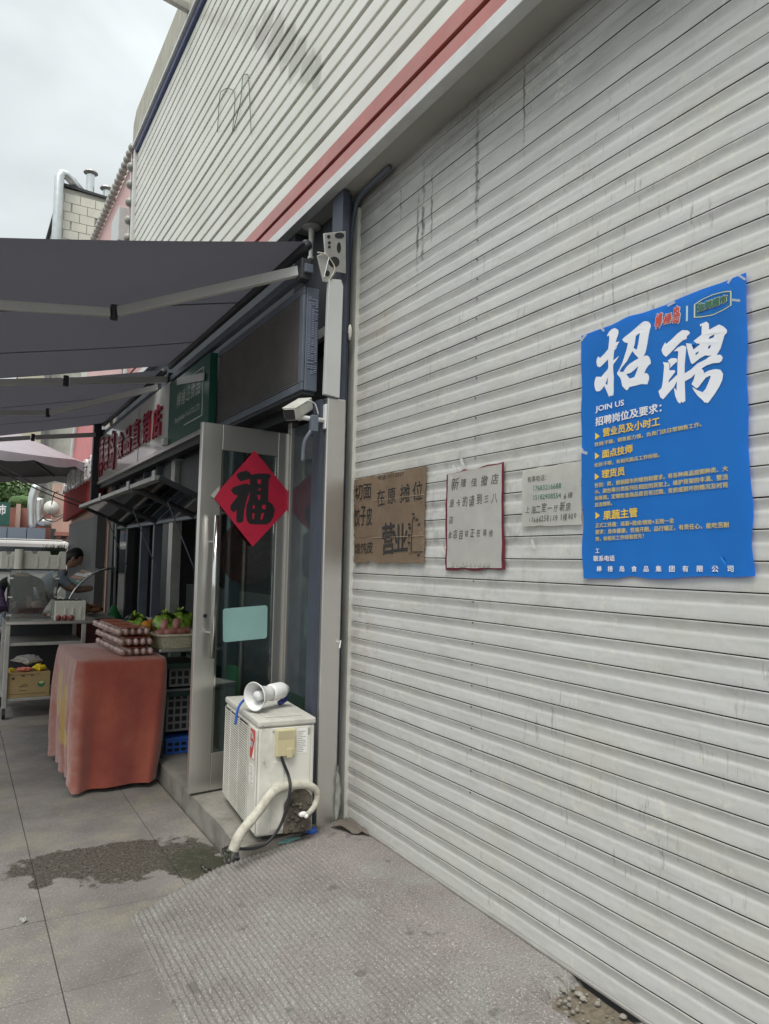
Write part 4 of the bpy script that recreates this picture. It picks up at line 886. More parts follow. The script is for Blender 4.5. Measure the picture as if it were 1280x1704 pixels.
for j in range(NV + 1):
    v = j / NV; ring = []
    for i in range(NS):
        x, y, side, k = rect_pt(i / NS); cx_, cy_ = (TX0 + TX1) / 2, (TY0 + TY1) / 2
        nx, ny = ((0, -1), (1, 0), (0, 1), (-1, 0))[side]
        corner = max(0, 1 - min(k, 1 - k) * (TX1 - TX0 if side in (0, 2) else TY1 - TY0) / .12)
        fold = math.sin(i * .62 + 1.3 * math.sin(i * .21)) * .019 * min(1, v * 1.6) + math.sin(i * .27 + 2) * .012 * v
        if side == 3: fold *= .9
        off = .004 + fold + .02 * v * corner + (.016 * v if side == 0 else 0)
        bulge = math.sin(math.pi * min(1, v * 1.1)) * .012 + (.010 * (vnoise(i * .22, v * 3.5) - .5) + .008 * (vnoise(i * .5 + 9, v * 9) - .5)) * min(1, v * 4)
        zb = 0.03 + (.035 * (1 - k) if side == 3 and False else 0) + .02 * vnoise(i * .3, 9) + (.05 * k * (side == 3)) * .6
        if side == 0: zb = 0.025 + .012 * k
        z = TZ + .002 - (TZ - zb) * v; rnd = .012 * max(0, 1 - v * 14)
        tp_ = -.085 * v * (x - TX0) / (TX1 - TX0)
        ring.append(bm.verts.new((x + tp_ + nx * (off + bulge - rnd), y + ny * (off + bulge - rnd), z)))
    rings.append(ring)
for A, C2 in zip(rings, rings[1:]):
    for k in range(NS): bm.faces.new((A[k], A[(k + 1) % NS], C2[(k + 1) % NS], C2[k]))
bm.faces.new(rings[0])
cl = solo('table_cloth', bm, CLOTH, 'red velvet cloth hanging over the egg table', 'tablecloth', smooth=True)

# ---- egg cartons: three layers of three, 5 x 6 eggs each
bm = bm_new(); ball(bm, (0, 0, 0), .0205, 12, 8, (.94, .92, 1.2)); egg0 = None
ED = 0.0462
layer = ('bottom', 'middle', 'top'); pos = ('nearest', 'middle', 'farthest')
ex0, ey0 = 0.985, 5.225
for lz in range(3):
    for ly in range(3):
        w = thing('egg_carton', f'clear carton of thirty brown eggs, {pos[ly]} in the {layer[lz]} layer on the red table', 'eggs', (ex0 + (0, -.006, -.022)[lz] - .012 * ly, ey0 + ly * 6 * ED + (0, .012, .045)[lz] + .004, TZ + .004 + lz * .066), math.radians((2.5, 1.5, 2.2)[lz]), 'egg cartons stacked on the red table')
        t2 = bm_new()
        grid(t2, 30, 36, lambda a, b: Vector(((5 * ED) * a, (6 * ED) * b, .020 + .010 * abs(math.sin(math.pi * 5 * a)) * abs(math.sin(math.pi * 6 * b)) - .004)))
        obj('tray', t2, M['tray'], w, world=False, smooth=True)
        for i in range(5):
            for j in range(6):
                if egg0 is None: o = obj('egg', bm, M['egg'], w, world=False, smooth=True); egg0 = o
                else: o = share(egg0, 'egg', w)
                o.location = ((i + .5) * ED, (j + .5) * ED, .030); o.rotation_euler = (random.uniform(-.2, .2), random.uniform(-.2, .2), random.uniform(0, 6))
        obj('paper_slip', B(.05, .03, .0555, .185, 6 * ED - .02, .0565), M['slip'], w, world=False)

# ---- second table with baskets
TBX = 1.16
t2 = thing('steel_table', 'narrow steel topped table on dark green legs behind the egg table', 'table', (1.55, 5.7, 0.125))
obj('table_top', B(1.262, 5.30, .862, 1.78, 6.15, .885), M['steel'], t2, bev=.008)
for x in (1.31, 1.64):
    for y in (5.36, 6.08): obj('leg', B(x - .022, y - .022, .124, x + .022, y + .022, .861), M['darkgreen'], t2)
obj('stretcher', B(1.335, 5.345, .54, 1.615, 5.37, .575), M['darkgreen'], t2)
obj('stretcher', B(1.335, 5.345, .74, 1.615, 5.37, .775), M['darkgreen'], t2)
def crate(name, label, x0, y0, z0, x1, y1, z1, m):
    c = thing(name, label, 'crate', ((x0 + x1) / 2, (y0 + y1) / 2, z0))
    nx = max(3, int((x1 - x0) / .045)); nz = max(2, int((z1 - z0) / .05))
    bm = bm_new()
    for i in range(nx + 1): box(bm, x0 + (x1 - x0 - .014) * i / nx, y0, z0, x0 + (x1 - x0 - .014) * i / nx + .014, y0 + .008, z1)
    for k in range(nz + 1): box(bm, x0, y0 + .0012, z0 + (z1 - z0 - .016) * k / nz, x1, y0 + .0068, z0 + (z1 - z0 - .016) * k / nz + .016)
    obj('slotted_side', bm, m, c, kind='stuff')
    obj('body', B(x0, y0 + .03, z0, x1, y1, z1 - .01), mat('crate_inside', (0.05, 0.05, 0.05), .8), c)
    obj('rim', B(x0 - .006, y0 - .006, z1 + .001, x1 + .006, y1 + .006, z1 + .02), m, c, bev=.003)
    return c
crate('slotted_crate', 'grey slotted plastic crate under the steel table, upper of two', 1.37, 5.42, .60, 1.62, 5.95, .725, M['crate_grey'])
crate('slotted_crate', 'grey slotted plastic crate under the steel table, lower of two', 1.36, 5.42, .28, 1.62, 5.95, .56, M['crate_grey'])
crate('blue_crate', 'low blue plastic crate on the step under the steel table', 1.36, 5.40, .125, 1.62, 5.9, .22, M['crate_blue'])
def basket(label, cx_, cy_, z, a, b, h):
    k = thing('wicker_basket', label, 'basket', (cx_, cy_, z), 0, 'cream wicker baskets on the steel table')
    bm = bm_new()
    for r in range(9):
        t = r / 8; s = .78 + .22 * t
        pts = []
        for i in range(40):
            th = 2 * math.pi * i / 40; c_, s_ = math.cos(th), math.sin(th); q = (abs(c_) ** 4 + abs(s_) ** 4) ** -.25
            w = 1 + .018 * (1 if (i + r) % 2 else -1); pts.append((a * s * q * c_ * w, b * s * q * s_ * w, .005 + h * t))
        tube(bm, pts, .0062, 5, True)
    obj('weave', bm, M['wicker'], k, world=False, kind='stuff')
    bm = bm_new()
    ring = [[bm.verts.new((a * s * .97 * math.cos(2 * math.pi * i / 40) * (abs(math.cos(2 * math.pi * i / 40)) ** 4 + abs(math.sin(2 * math.pi * i / 40)) ** 4) ** -.25, b * s * .97 * math.sin(2 * math.pi * i / 40) * (abs(math.cos(2 * math.pi * i / 40)) ** 4 + abs(math.sin(2 * math.pi * i / 40)) ** 4) ** -.25, zz)) for i in range(40)] for s, zz in ((.76, .004), (.97, h))]
    for i in range(40): bm.faces.new((ring[0][i], ring[0][(i + 1) % 40], ring[1][(i + 1) % 40], ring[1][i]))
    bm.faces.new(ring[0]); obj('inner_sheet', bm, M['wicker'], k, world=False)
    bm = bm_new(); tube(bm, [(a * 1.03 * math.cos(t) * (abs(math.cos(t)) ** 4 + abs(math.sin(t)) ** 4) ** -.25, b * 1.03 * math.sin(t) * (abs(math.cos(t)) ** 4 + abs(math.sin(t)) ** 4) ** -.25, h + .006) for t in (2 * math.pi * i / 40 for i in range(40))], .010, 8, True); obj('rim', bm, M['wicker'], k, world=False, smooth=True)
    return k
basket('cream wicker basket of sausages beside the eggs', 1.405, 5.46, .886, .15, .13, .085)
basket('cream wicker basket half hidden behind the door handle', 1.62, 5.80, .886, .12, .12, .085)
k = 0
for x, y, z, st_ in ((1.30, 5.41, .975, 0), (1.36, 5.40, .98, 0), (1.42, 5.41, .978, 0), (1.47, 5.45, .98, 0), (1.33, 5.47, 1.0, 1), (1.42, 5.48, 1.005, 1)):
    bm = bm_new()
    dv = Vector((.25, .2, 1)) if st_ else Vector((1, .35 - .2 * k, .12)); dv.normalize(); L_ = .042 if st_ else .045
    lathe(bm, [(-L_ - .006, 0), (-L_ - .004, .015), (-L_ + .008, .027), (L_ - .008, .027), (L_ + .004, .015), (L_ + .006, 0)], (x, y, z + (.035 if st_ else .015)), dv, 14)
    lab = ('leftmost sausage lying at the front of the basket', 'second sausage from the left lying at the front of the basket', 'third sausage from the left lying at the front of the basket', 'rightmost sausage lying at the front of the basket', 'left of the two upright sausages in the basket', 'right of the two upright sausages in the basket')[k]
    solo('sausage', bm, M['sausage'], lab, 'sausage', 'sausages in the wicker basket', smooth=True); k += 1
# bags of produce behind the basket
for k, (x, y, z, r, m, lab) in enumerate(((1.20, 5.86, .965, .095, 'leaf', 'green pepper bag farthest left behind the sausages'), (1.30, 5.80, .955, .075, 'orange', 'bag of orange fruit between the green pepper bags'), (1.40, 5.74, .975, .105, 'leaf', 'middle green pepper bag right behind the sausages'), (1.53, 5.78, .98, .11, 'leaf', 'rightmost green pepper bag beside the door edge'))):
    b_ = thing('produce_bag', 'clear ' + lab if 'bag of' not in lab else 'clear ' + lab, 'bag', (x, y, .886), 0, 'bags of produce on the steel table')
    bm = bm_new()
    for q in range(20):
        c = (x + r * .75 * (hash01(q, k, 1) - .5) * 1.5, y + r * .7 * (hash01(q, k, 2) - .5) * 1.4, .886 + .03 + r * 1.5 * hash01(q, k, 3))
        v = ball(bm, c, .034 + .008 * hash01(q, k), 9, 7, (1, 1, 1.2 if m == 'leaf' else 1))
        for w in v: w.co += (w.co - Vector(c)) * (.25 * math.cos(5 * math.atan2(w.co.y - c[1], w.co.x - c[0])) * .4 if m == 'leaf' else 0)
    obj('contents', bm, M[m], b_, smooth=True, kind='stuff')
    bm = bm_new(); v = ball(bm, (0, 0, 0), 1, 20, 14)
    for q in v:
        n_q = 1 + .16 * (vnoise(q.co.x * 4 + k * 3, q.co.y * 4 + q.co.z * 6) - .5); q.co = Vector((x + q.co.x * r * 1.12 * n_q, y + q.co.y * r * 1.05 * n_q, .886 + r * 1.05 + max(-r * 1.04, q.co.z * r * 1.12 * n_q)))
    obj('film', bm, M['bag'], b_, smooth=True)
    bm = bm_new()
    for q in range(5):
        t = 2 * math.pi * q / 5 + k; c0 = Vector((x, y, .886 + r * 2.0)); prism(bm, [c0, c0 + Vector((.03 * math.cos(t), .03 * math.sin(t), .03 + .02 * hash01(q, k))), c0 + Vector((.03 * math.cos(t + .8), .03 * math.sin(t + .8), .035))], (.0006, .0006, 0))
    obj('knot', bm, M['leaf'] if m == 'leaf' else M['bag_white'], b_, kind='stuff')
bm = bm_new(); crumple(bm, (1.64, 6.02, .96), .07, (.8, .8, 1), 3); solo('wrapped_meat', bm, mat('wrapped_meat', (0.30, 0.10, 0.10), .3, var=.6, scale=35, coat=.5), 'red and white wrapped meat parcel beside the door edge', 'meat')
# mop leaning by the far window
mp_ = thing('mop', 'mop with grey pole and green head leaning by the far window', 'mop', (1.62, 9.75, 0.13))
pt, pb = onx(194, 852, 1.64), onx(190, 1008, 1.62)
bm = bm_new(); tube(bm, [pb, pt], .014, 8); obj('pole', bm, M['cover'], mp_, smooth=True)
bm = bm_new(); tube(bm, [pt, pt + (pb - pt) * .13], .02, 8); obj('grip', bm, mat('lime_grip', (0.10, 0.3, 0.04), .4), mp_, smooth=True)
bm = bm_new(); lathe(bm, [(0, 0), (0, .03), (.06, .05), (.16, .11), (.17, .10), (.17, 0)], pb, (0, 0, -1), 14); obj('head', bm, M['green_panel'], mp_, smooth=True)
bm = bm_new(); crumple(bm, pb + Vector((0, 0, -.28)), .13, (1, .8, 1.1), 4); obj('strands', bm, M['darkgreen'], mp_)

# ================================================================ STEEL CART
ct = thing('steel_cart', 'stainless steel cart with shelves and castors at the left', 'cart', (0.8, 8.0, 0))
KX0, KX1, KY0, KY1 = 0.425, 1.13, 7.75, 8.45
obj('top', B(KX0, KY0, .87, KX1 + .1, KY1, .90), M['steel'], ct, bev=.006)
for z, nm in ((.70, 'shelf'), (.185, 'shelf')): obj(nm, B(KX0 + .01, KY0 + .02, z - .03, KX1 - .01, KY1 - .02, z), M['steel_dull'], ct, bev=.005)
for x in (KX0 + .02, KX1 - .02):
    for y in (KY0 + .02, KY1 - .02):
        lg = obj('leg', B(x - .02, y - .02, .10, x + .02, y + .02, .869), M['steel_dull'], ct, bev=.004)
        bm = bm_new(); lathe(bm, [(-.014, 0), (-.014, .045), (.014, .045), (.014, 0)], (x, y, .046), (1, 0, 0), 18); obj('castor', bm, M['black'], lg)
obj('back_panel', B(KX0 + .04, KY1 - .04, .19, KX1 - .04, KY1 - .03, .86), M['dark'], ct)
# glass box on the cart
M['glass_clear'] = glass_mat('clear_glass', (.95, .97, .96))
gb = thing('glass_box', 'clear glass guard box standing on the steel cart', 'glass box', (.65, 8.0, .90))
for a in ((.445, 7.86, .905, .865, 7.866, 1.38), (.445, 8.28, .905, .865, 8.286, 1.38)): obj('pane', B(*a), M['glass_clear'], gb)
obj('pane', B(.445, 7.867, .905, .451, 8.279, 1.38), M['glass_clear'], gb); obj('pane', B(.859, 7.867, .905, .865, 8.279, 1.38), M['glass_clear'], gb)
obj('lid', B(.44, 7.855, 1.381, .87, 8.29, 1.393), M['dark'], gb)
for x in (.452, .858):
    for z in (.95, 1.12, 1.3): obj('clip', B(x - .02, 7.852, z, x + .02, 7.859, z + .012), M['chrome'], gb)
# polystyrene boxes on the lid
def foam_box(label, x0, y0, z0, x1, y1, z1, notch=()):
    f = thing('polystyrene_box', label, 'box', ((x0 + x1) / 2, (y0 + y1) / 2, z0), 0, 'polystyrene boxes on the cart')
    pts = [(x0, z0), (x1, z0), (x1, z1)]
    for a, b, d in sorted(notch, reverse=True): pts += [(b, z1), (b - .012, z1 - d), (a + .012, z1 - d), (a, z1)]
    pts.append((x0, z1)); bm = bm_new(); prism(bm, [(x, y0, z) for x, z in pts], (0, .03, 0)); obj('front', bm, M['polystyrene'], f, bev=.006)
    obj('back', B(x0, y1 - .03, z0, x1, y1, z1), M['polystyrene'], f, bev=.006)
    for x in (x0, x1 - .03): obj('side', B(x, y0 + .031, z0, x + .03, y1 - .031, z1 - .002), M['polystyrene'], f, bev=.004)
    obj('base', B(x0 + .031, y0 + .031, z0, x1 - .031, y1 - .031, z0 + .03), M['polystyrene'], f)
    for k in range(3):
        xx = x0 + (x1 - x0) * (.3 + .25 * k); obj('rib', B(xx, y0 - .008, z0 + .02, xx + .02, y0 - .0005, z0 + .12), M['polystyrene'], f, bev=.003)
    return f
foam_box('left, smaller white polystyrene box on the glass box', .36, 7.87, 1.394, .50, 8.2, 1.56, ((.40, .45, .03),))
foam_box('right, longer white polystyrene box holding dark greens', .545, 7.87, 1.394, .93, 8.2, 1.57, ((.62, .68, .03), (.78, .87, .035)))
bm = bm_new(); lathe(bm, [(0, 0), (0, .04), (.19, .04), (.19, 0)], (.51, 7.85, 1.394), (0, 0, 1), 18); solo('paper_roll', bm, M['polystyrene'], 'white roll standing between the two polystyrene boxes', 'roll', smooth=False)
bm = bm_new()
for k in range(70):
    c = Vector((.70 + .22 * hash01(k, 1), 7.92 + .2 * hash01(k, 2), 1.52)); t = c + Vector((.09 * (hash01(k, 3) + .1), .05 * (hash01(k, 4) - .5), .08 + .06 * hash01(k, 5))); s_ = Vector((.008, .004, 0))
    prism(bm, [c - s_, c + s_, t], (0, .002, .0))
solo('leafy_greens', bm, M['veg'], 'dark leafy greens sticking out of the longer polystyrene box', 'vegetables', kind='stuff')
wb = foam_box('white polystyrene box with dark fruit standing on the cart top', .845, 7.80, .901, 1.125, 8.12, 1.09)
for k in range(7):
    bm = bm_new(); ball(bm, (.90 + .055 * (k % 4) + .01 * hash01(k), 7.88 + .1 * (k // 4), 1.07), .04, 12, 8, (1, 1, .9))
    solo('dark_melon', bm, M['melon'], ('front row, leftmost', 'front row, second', 'front row, third', 'front row, rightmost', 'back row, leftmost', 'back row, middle', 'back row, rightmost')[k] + ' dark round fruit in the white box on the cart', 'fruit', 'dark fruit in the white box', smooth=True)
for k in range(3):
    bm = bm_new(); ball(bm, (.875 + .058 * k, 7.772, .928), .0275, 12, 8)
    solo('plum', bm, M['plum'], ('leftmost', 'middle', 'rightmost')[k] + ' of three dark red plums before the white box', 'plum', 'plums on the cart', smooth=True)
# carton with bags on the lower shelf
cb = thing('cardboard_box', 'brown printed cardboard box on the lower cart shelf', 'box', (.64, 7.9, .186))
obj('body', B(.455, 7.775, .187, .83, 8.1, .42), M['box_card'], cb, bev=.002)
lo = outline('printed_logo', [[(math.cos(t * .2618) * .033, math.sin(t * .2618) * .033) for t in range(24)]], lambda x, y: Vector((.755 + x, 7.7745, .31 + y)), M['print_green'], cb, (0, -1, 0), .001)
outline('printed_logo', [[(math.cos(t * .2618) * .024, math.sin(t * .2618) * .014) for t in range(24)]], lambda x, y: Vector((.755 + x, 7.7745, .322 + y)), M['print_yellow'], cb, (0, -1, 0), .002)
bm = bm_new()
for a in ((.56, .25, .63, .254), (.56, .29, .63, .294), (.48, .40, .74, .403), (.48, .22, .80, .223), (.50, .355, .525, .38), (.58, .385, .61, .395), (.66, .385, .685, .395)): box(bm, a[0], 7.772, a[1], a[2], 7.7735, a[3])
bar(bm, (.575, 7.773, .29), (.61, 7.773, .315), .001, .004); bar(bm, (.61, 7.773, .315), (.645, 7.773, .29), .001, .004)
obj('printed_lines', bm, M['grime'], cb, kind='stuff')
for lab, c, r, sq, m, sd_ in (('crumpled white plastic bags heaped on the cardboard box', (.64, 7.92, .52), .13, (1.3, .8, .42), 'bag_white', 2), ('yellow plastic bag on the right of the cardboard box', (.74, 7.83, .455), .07, (1.1, .7, .6), 'yellow', 5), ('red and white bag squeezed above the cardboard box front', (.60, 7.82, .445), .09, (1.1, .6, .3), 'bag_red', 7), ('small yellow bag on the left of the cardboard box', (.50, 7.82, .445), .04, (1, .7, .7), 'yellow', 9)):
    bm = bm_new(); crumple(bm, c, r, sq, sd_, .55); solo('plastic_bag', bm, M[m], lab, 'bag')
# curved glass food display behind the cart
fd = thing('display_counter', 'curved glass food counter standing behind the white box', 'counter', (1.4, 9.3, 0))
obj('cabinet', B(1.02, 8.75, 0, 1.62, 9.9, .82), M['red_dark'], fd, bev=.01)
bm = bm_new(); arc = [(1.05 + .5 * (1 - math.cos(t * math.pi / 20)), 8.76, .84 + .56 * math.sin(t * math.pi / 20)) for t in range(11)]
tube(bm, arc, .012, 8); obj('curved_rail', bm, M['chrome'], fd, smooth=True)
bm = bm_new(); grid(bm, 10, 1, lambda a, b: Vector((1.05 + .5 * (1 - math.cos(a * math.pi / 2)), 8.77 + 1.1 * b, .84 + .56 * math.sin(a * math.pi / 2)))); obj('curved_pane', bm, M['glass'], fd, smooth=True)
obj('tray', B(1.1, 8.8, .83, 1.58, 9.85, .85), M['steel_dull'], fd)
bm = bm_new()
for k in range(26): ball(bm, (1.2 + .3 * hash01(k, 1), 8.9 + .8 * hash01(k, 2), .90 + .05 * hash01(k, 3)), .05, 7, 5, (1, 1, .6))
obj('food', bm, M['bread'], fd, smooth=True, kind='stuff')

# ================================================================ PEOPLE AT THE FAR STALL
def person(label, base, joints, edges, mats, regions, head, hair, look, capm=None):
    """skin-modifier body; regions picks the material of each joint"""
    t = thing('person', label, 'person', base)
    me = bpy.data.meshes.new('body'); me.from_pydata([j[0] for j in joints], edges, []); o = bpy.data.objects.new('body', me); COL.objects.link(o)
    sk = o.modifiers.new('skin', 'SKIN'); ss = o.modifiers.new('sub', 'SUBSURF'); ss.levels = ss.render_levels = 2
    for i, j in enumerate(joints): me.skin_vertices[0].data[i].radius = (j[1], j[1] * (j[2] if len(j) > 2 else 1)); me.skin_vertices[0].data[i].use_root = (i == 0)
    bpy.context.view_layer.update()
    m2 = bpy.data.meshes.new_from_object(o.evaluated_get(bpy.context.evaluated_depsgraph_get())); bpy.data.objects.remove(o)
    for m in mats: m2.materials.append(m)
    P = [Vector(j[0]) for j in joints]
    for p in m2.polygons:
        c = p.center; best, bi = 1e9, 0
        for a, b in edges:
            A, D = P[a], P[b] - P[a]; k = max(0, min(1, (c - A).dot(D) / max(1e-9, D.dot(D)))); d = (A + D * k - c).length
            if d < best: best = d; bi = a if k < .5 else b
        p.material_index = regions[bi]; p.use_smooth = True
    # head with nose and ears, joined to the same body mesh
    bm = bm_new(); bm.from_mesh(m2); hc = Vector(head); lk = Vector(look).normalized(); si = lk.cross(Vector((0, 0, 1))).normalized(); upv = si.cross(lk)
    n0 = len(bm.faces); v = ball(bm, (0, 0, 0), 1, 16, 12)
    for q in v:
        a = q.co.copy(); jaw = 1 - .25 * max(0, -a.z); fx = a.y * jaw
        q.co = hc + si * (a.x * .076 * jaw) + lk * (fx * .094) + upv * (a.z * .118)
    for s in (-1, 1):
        v = ball(bm, (0, 0, 0), 1, 8, 6)
        for q in v: a = q.co.copy(); q.co = hc + si * (s * .077 + a.x * .01) + lk * (a.y * .02) + upv * (a.z * .032)
    v = ball(bm, (0, 0, 0), 1, 8, 6)
    for q in v: a = q.co.copy(); q.co = hc + si * (a.x * .014) + lk * (.094 + a.y * .016) + upv * (-.01 + a.z * .026)
    bm.faces.ensure_lookup_table()
    for f in bm.faces[n0:]: f.material_index = 0; f.smooth = True
    body = obj('body', bm, mats, t, world=False); 
    bm = bm_new(); v = ball(bm, (0, 0, 0), 1, 18, 12)
    for q in v:
        a = q.co.copy(); k = 1.0
        if a.z < -.1 and a.y > -.2: a = Vector((a.x * .9, min(a.y, -.1), max(a.z, -.35)))
        if a.y > .55 and a.z < .45: a.y = .3
        q.co = hc + si * (a.x * .085) + lk * (a.y * .098 - .008) + upv * (a.z * .122 + .012)
    obj('hair', bm, hair, t, world=False, smooth=True)
    if capm:
        bm = bm_new(); v = ball(bm, (0, 0, 0), 1, 18, 10)
        for q in v: a = q.co.copy(); q.co = hc + si * (a.x * .092) + lk * (a.y * .104) + upv * (max(a.z, .1) * .115 + .03)
        grid(bm, 6, 4, lambda a, b: hc + si * ((a - .5) * .15) + lk * (.08 + .07 * b * (1 - (2 * a - 1) ** 2 * .5)) + upv * (.05 - .01 * b))
        obj('cap', bm, capm, t, world=False, smooth=True)
    return t
EDG = [(0, 1), (1, 2), (2, 3), (2, 4), (4, 5), (5, 6), (2, 7), (7, 8), (8, 9), (0, 10), (10, 11), (11, 12), (12, 13), (0, 14), (14, 15), (15, 16), (16, 17)]
# bending worker: jeans, blue-grey shirt, reaching to the right over the food counter
J = [((0, 0, .95), .135, .9), ((.10, -.02, 1.13), .14, .85), ((.24, -.04, 1.30), .13, .8), ((.33, -.05, 1.38), .05), ((.26, -.19, 1.27), .055), ((.42, -.22, 1.14), .043), ((.60, -.24, 1.17), .034), ((.22, .15, 1.29), .055), ((.40, .18, 1.13), .043), ((.58, .12, 1.15), .034),
     ((-.02, -.10, .86), .088), ((.03, -.11, .50), .062), ((-.03, -.11, .09), .045), ((.10, -.12, .04), .04), ((-.02, .10, .86), .088), ((.0, .11, .50), .062), ((-.05, .11, .09), .045), ((.08, .12, .04), .04)]
person('worker in blue-grey shirt and jeans bending over the food counter', (.77, 9.25, 0), J, EDG, [M['skin'], M['shirt'], M['jeans'], M['black']], {0: 2, 1: 1, 2: 1, 3: 0, 4: 1, 5: 0, 6: 0, 7: 1, 8: 0, 9: 0, 10: 2, 11: 2, 12: 2, 13: 3, 14: 2, 15: 2, 16: 2, 17: 3}, (.40, -.06, 1.50), M['hair'], (.8, -.2, -.45))
J = [((0, 0, .93), .14, .85), ((0, .01, 1.15), .15, .8), ((0, .0, 1.37), .13, .7), ((0, -.01, 1.47), .05), ((-.18, .0, 1.35), .058), ((-.24, -.03, 1.10), .046), ((-.12, -.24, 1.08), .036), ((.18, .0, 1.35), .058), ((.24, -.03, 1.10), .046), ((.10, -.24, 1.10), .036),
     ((-.09, 0, .85), .09), ((-.10, -.01, .48), .065), ((-.10, .02, .09), .047), ((-.11, -.10, .04), .042), ((.09, 0, .85), .09), ((.10, -.01, .48), .065), ((.10, .02, .09), .047), ((.11, -.10, .04), .042)]
REG = {0: 2, 1: 1, 2: 1, 3: 0, 4: 1, 5: 1, 6: 0, 7: 1, 8: 1, 9: 0, 10: 2, 11: 2, 12: 2, 13: 3, 14: 2, 15: 2, 16: 2, 17: 3}
person('person in a dark jacket standing behind the glass box', (.62, 8.95, 0), [((a[0], a[1], a[2] * .91), *r) for a, *r in J], EDG, [M['skin'], M['jacket'], M['jacket'], M['black']], REG, (0, -.04, 1.45), M['hair'], (.2, -1, -.4))
J2 = [((a[0] * .95, a[1], a[2] * .88), *r) for a, *r in J]
person('person in a red cap and patterned purple coat at the left edge', (.20, 8.55, 0), J2, EDG, [M['skin'], M['purple'], M['purple'], M['black']], REG, (0.02, -.02, 1.41), M['hair'], (1, -.3, -.2), M['cap'])

# ================================================================ STREET BEYOND
# parasol
pz = thing('parasol', 'grey market parasol with scalloped edge beyond the awnings', 'parasol', (.15, 12.6, 0))
apx = Vector((.15, 12.6, 3.62)); R_ = 1.75
rim = lambda th, s=1.0: Vector((apx.x + R_ * math.cos(th) * s, apx.y + R_ * math.sin(th) * s, apx.z - .70 * s))
bm = bm_new(); rows = []
for j in range(7):
    s = max(.001, j / 6); rows.append([bm.verts.new(rim(2 * math.pi * i / 64, s) + Vector((0, 0, -.05 * s * abs(math.sin(4 * 2 * math.pi * i / 64)) * .6 - (.0 if j < 6 else 0)))) for i in range(64)])
rows.append([bm.verts.new(rim(2 * math.pi * i / 64, 1.005) + Vector((0, 0, -.03 - .12 * (.55 + .45 * abs(math.sin(16 * math.pi * i / 64)))))) for i in range(64)])
for A, C2 in zip(rows, rows[1:]):
    for i in range(64): bm.faces.new((A[i], A[(i + 1) % 64], C2[(i + 1) % 64], C2[i]))
obj('canopy', bm, M['parasol'], pz)
bm = bm_new(); rows = []
for j in range(7):
    s = max(.001, j / 6); rows.append([bm.verts.new(rim(2 * math.pi * i / 64, s * .985) + Vector((0, 0, -.05 * s * abs(math.sin(4 * 2 * math.pi * i / 64)) * .6 - .022))) for i in range(64)])
for A, C2 in zip(rows, rows[1:]):
    for i in range(64): bm.faces.new((A[i], A[(i + 1) % 64], C2[(i + 1) % 64], C2[i]))
obj('inner_sheet', bm, mat('parasol_under_shade', (0.06, 0.058, 0.062), .8), pz)  # added inner sheet; its dark colour stands for shade under the canopy
for i in range(8):
    bm = bm_new(); th = 2 * math.pi * i / 8 + .0; tube(bm, [apx - Vector((0, 0, .05)), rim(th, .99) - Vector((0, 0, .03))], .012, 6); obj('rib', bm, M['dark'], pz)
bm = bm_new(); tube(bm, [(apx.x, apx.y, 0), apx], .025, 10); obj('pole', bm, M['dark'], pz, smooth=True)
bm = bm_new(); lathe(bm, [(0, 0), (0, .25), (.06, .25), (.07, .05), (.3, .04), (.3, 0)], (apx.x, apx.y, 0), (0, 0, 1), 20); obj('base', bm, M['dark'], pz)
# next shop: red sign, pillar, dark front
nx_ = thing('neighbour_shop', 'next shop down the street with salmon pillar and dark front', 'shop', (2, 12.4, 0))
obj('wall', B(1.74, 10.58, 0, 6, 14.4, 3.3), M['salmon'], nx_); obj('dark_front', B(1.70, 11.2, .1, 1.738, 14.2, 2.1), M['dark'], nx_)
obj('pillar', B(1.62, 10.60, 0, 1.735, 10.95, 2.3), M['concrete_wall'], nx_); obj('upper_wall', B(1.8, 10.58, 3.302, 6, 14.4, 6.2), M['palegreen'], nx_)
rs = thing('red_sign', 'red shop sign with white raised characters beyond the dark post', 'sign', (1.6, 12.5, 2.2))
bm = bm_new(); prism(bm, [(1.60, 10.62, 2.28), (1.60, 14.3, 2.14), (1.60, 14.3, 2.99), (1.60, 10.62, 2.99)], (.09, 0, 0)); obj('board', bm, M['sign_red'], rs, bev=.01)
for i, ch in enumerate('火川包面发店'):
    yc = 13.9 - i * .58; lettering('letter', ch, (1.598, yc + .25, 2.62), (1.598, yc - .25, 2.62), .34, M['white_plastic'], rs, (-1, 0, 0), lift=.002, bold=.03, depth=.05, kind=None)
ra = thing('arched_sign', 'red arched sign board with pale border above the red sign', 'sign', (1.7, 12.4, 3.0))
arcp = [(1.68, 12.3 + 1.7 * math.cos(t * math.pi / 16), 3.0 + 1.25 * math.sin(t * math.pi / 16)) for t in range(17)]
bm = bm_new(); prism(bm, arcp, (.06, 0, 0)); obj('board', bm, mat('arch_red', (.5, .10, .10), .4), ra)
bm = bm_new(); tube(bm, arcp, .06, 8); obj('border', bm, M['white_trim'], ra, smooth=True)
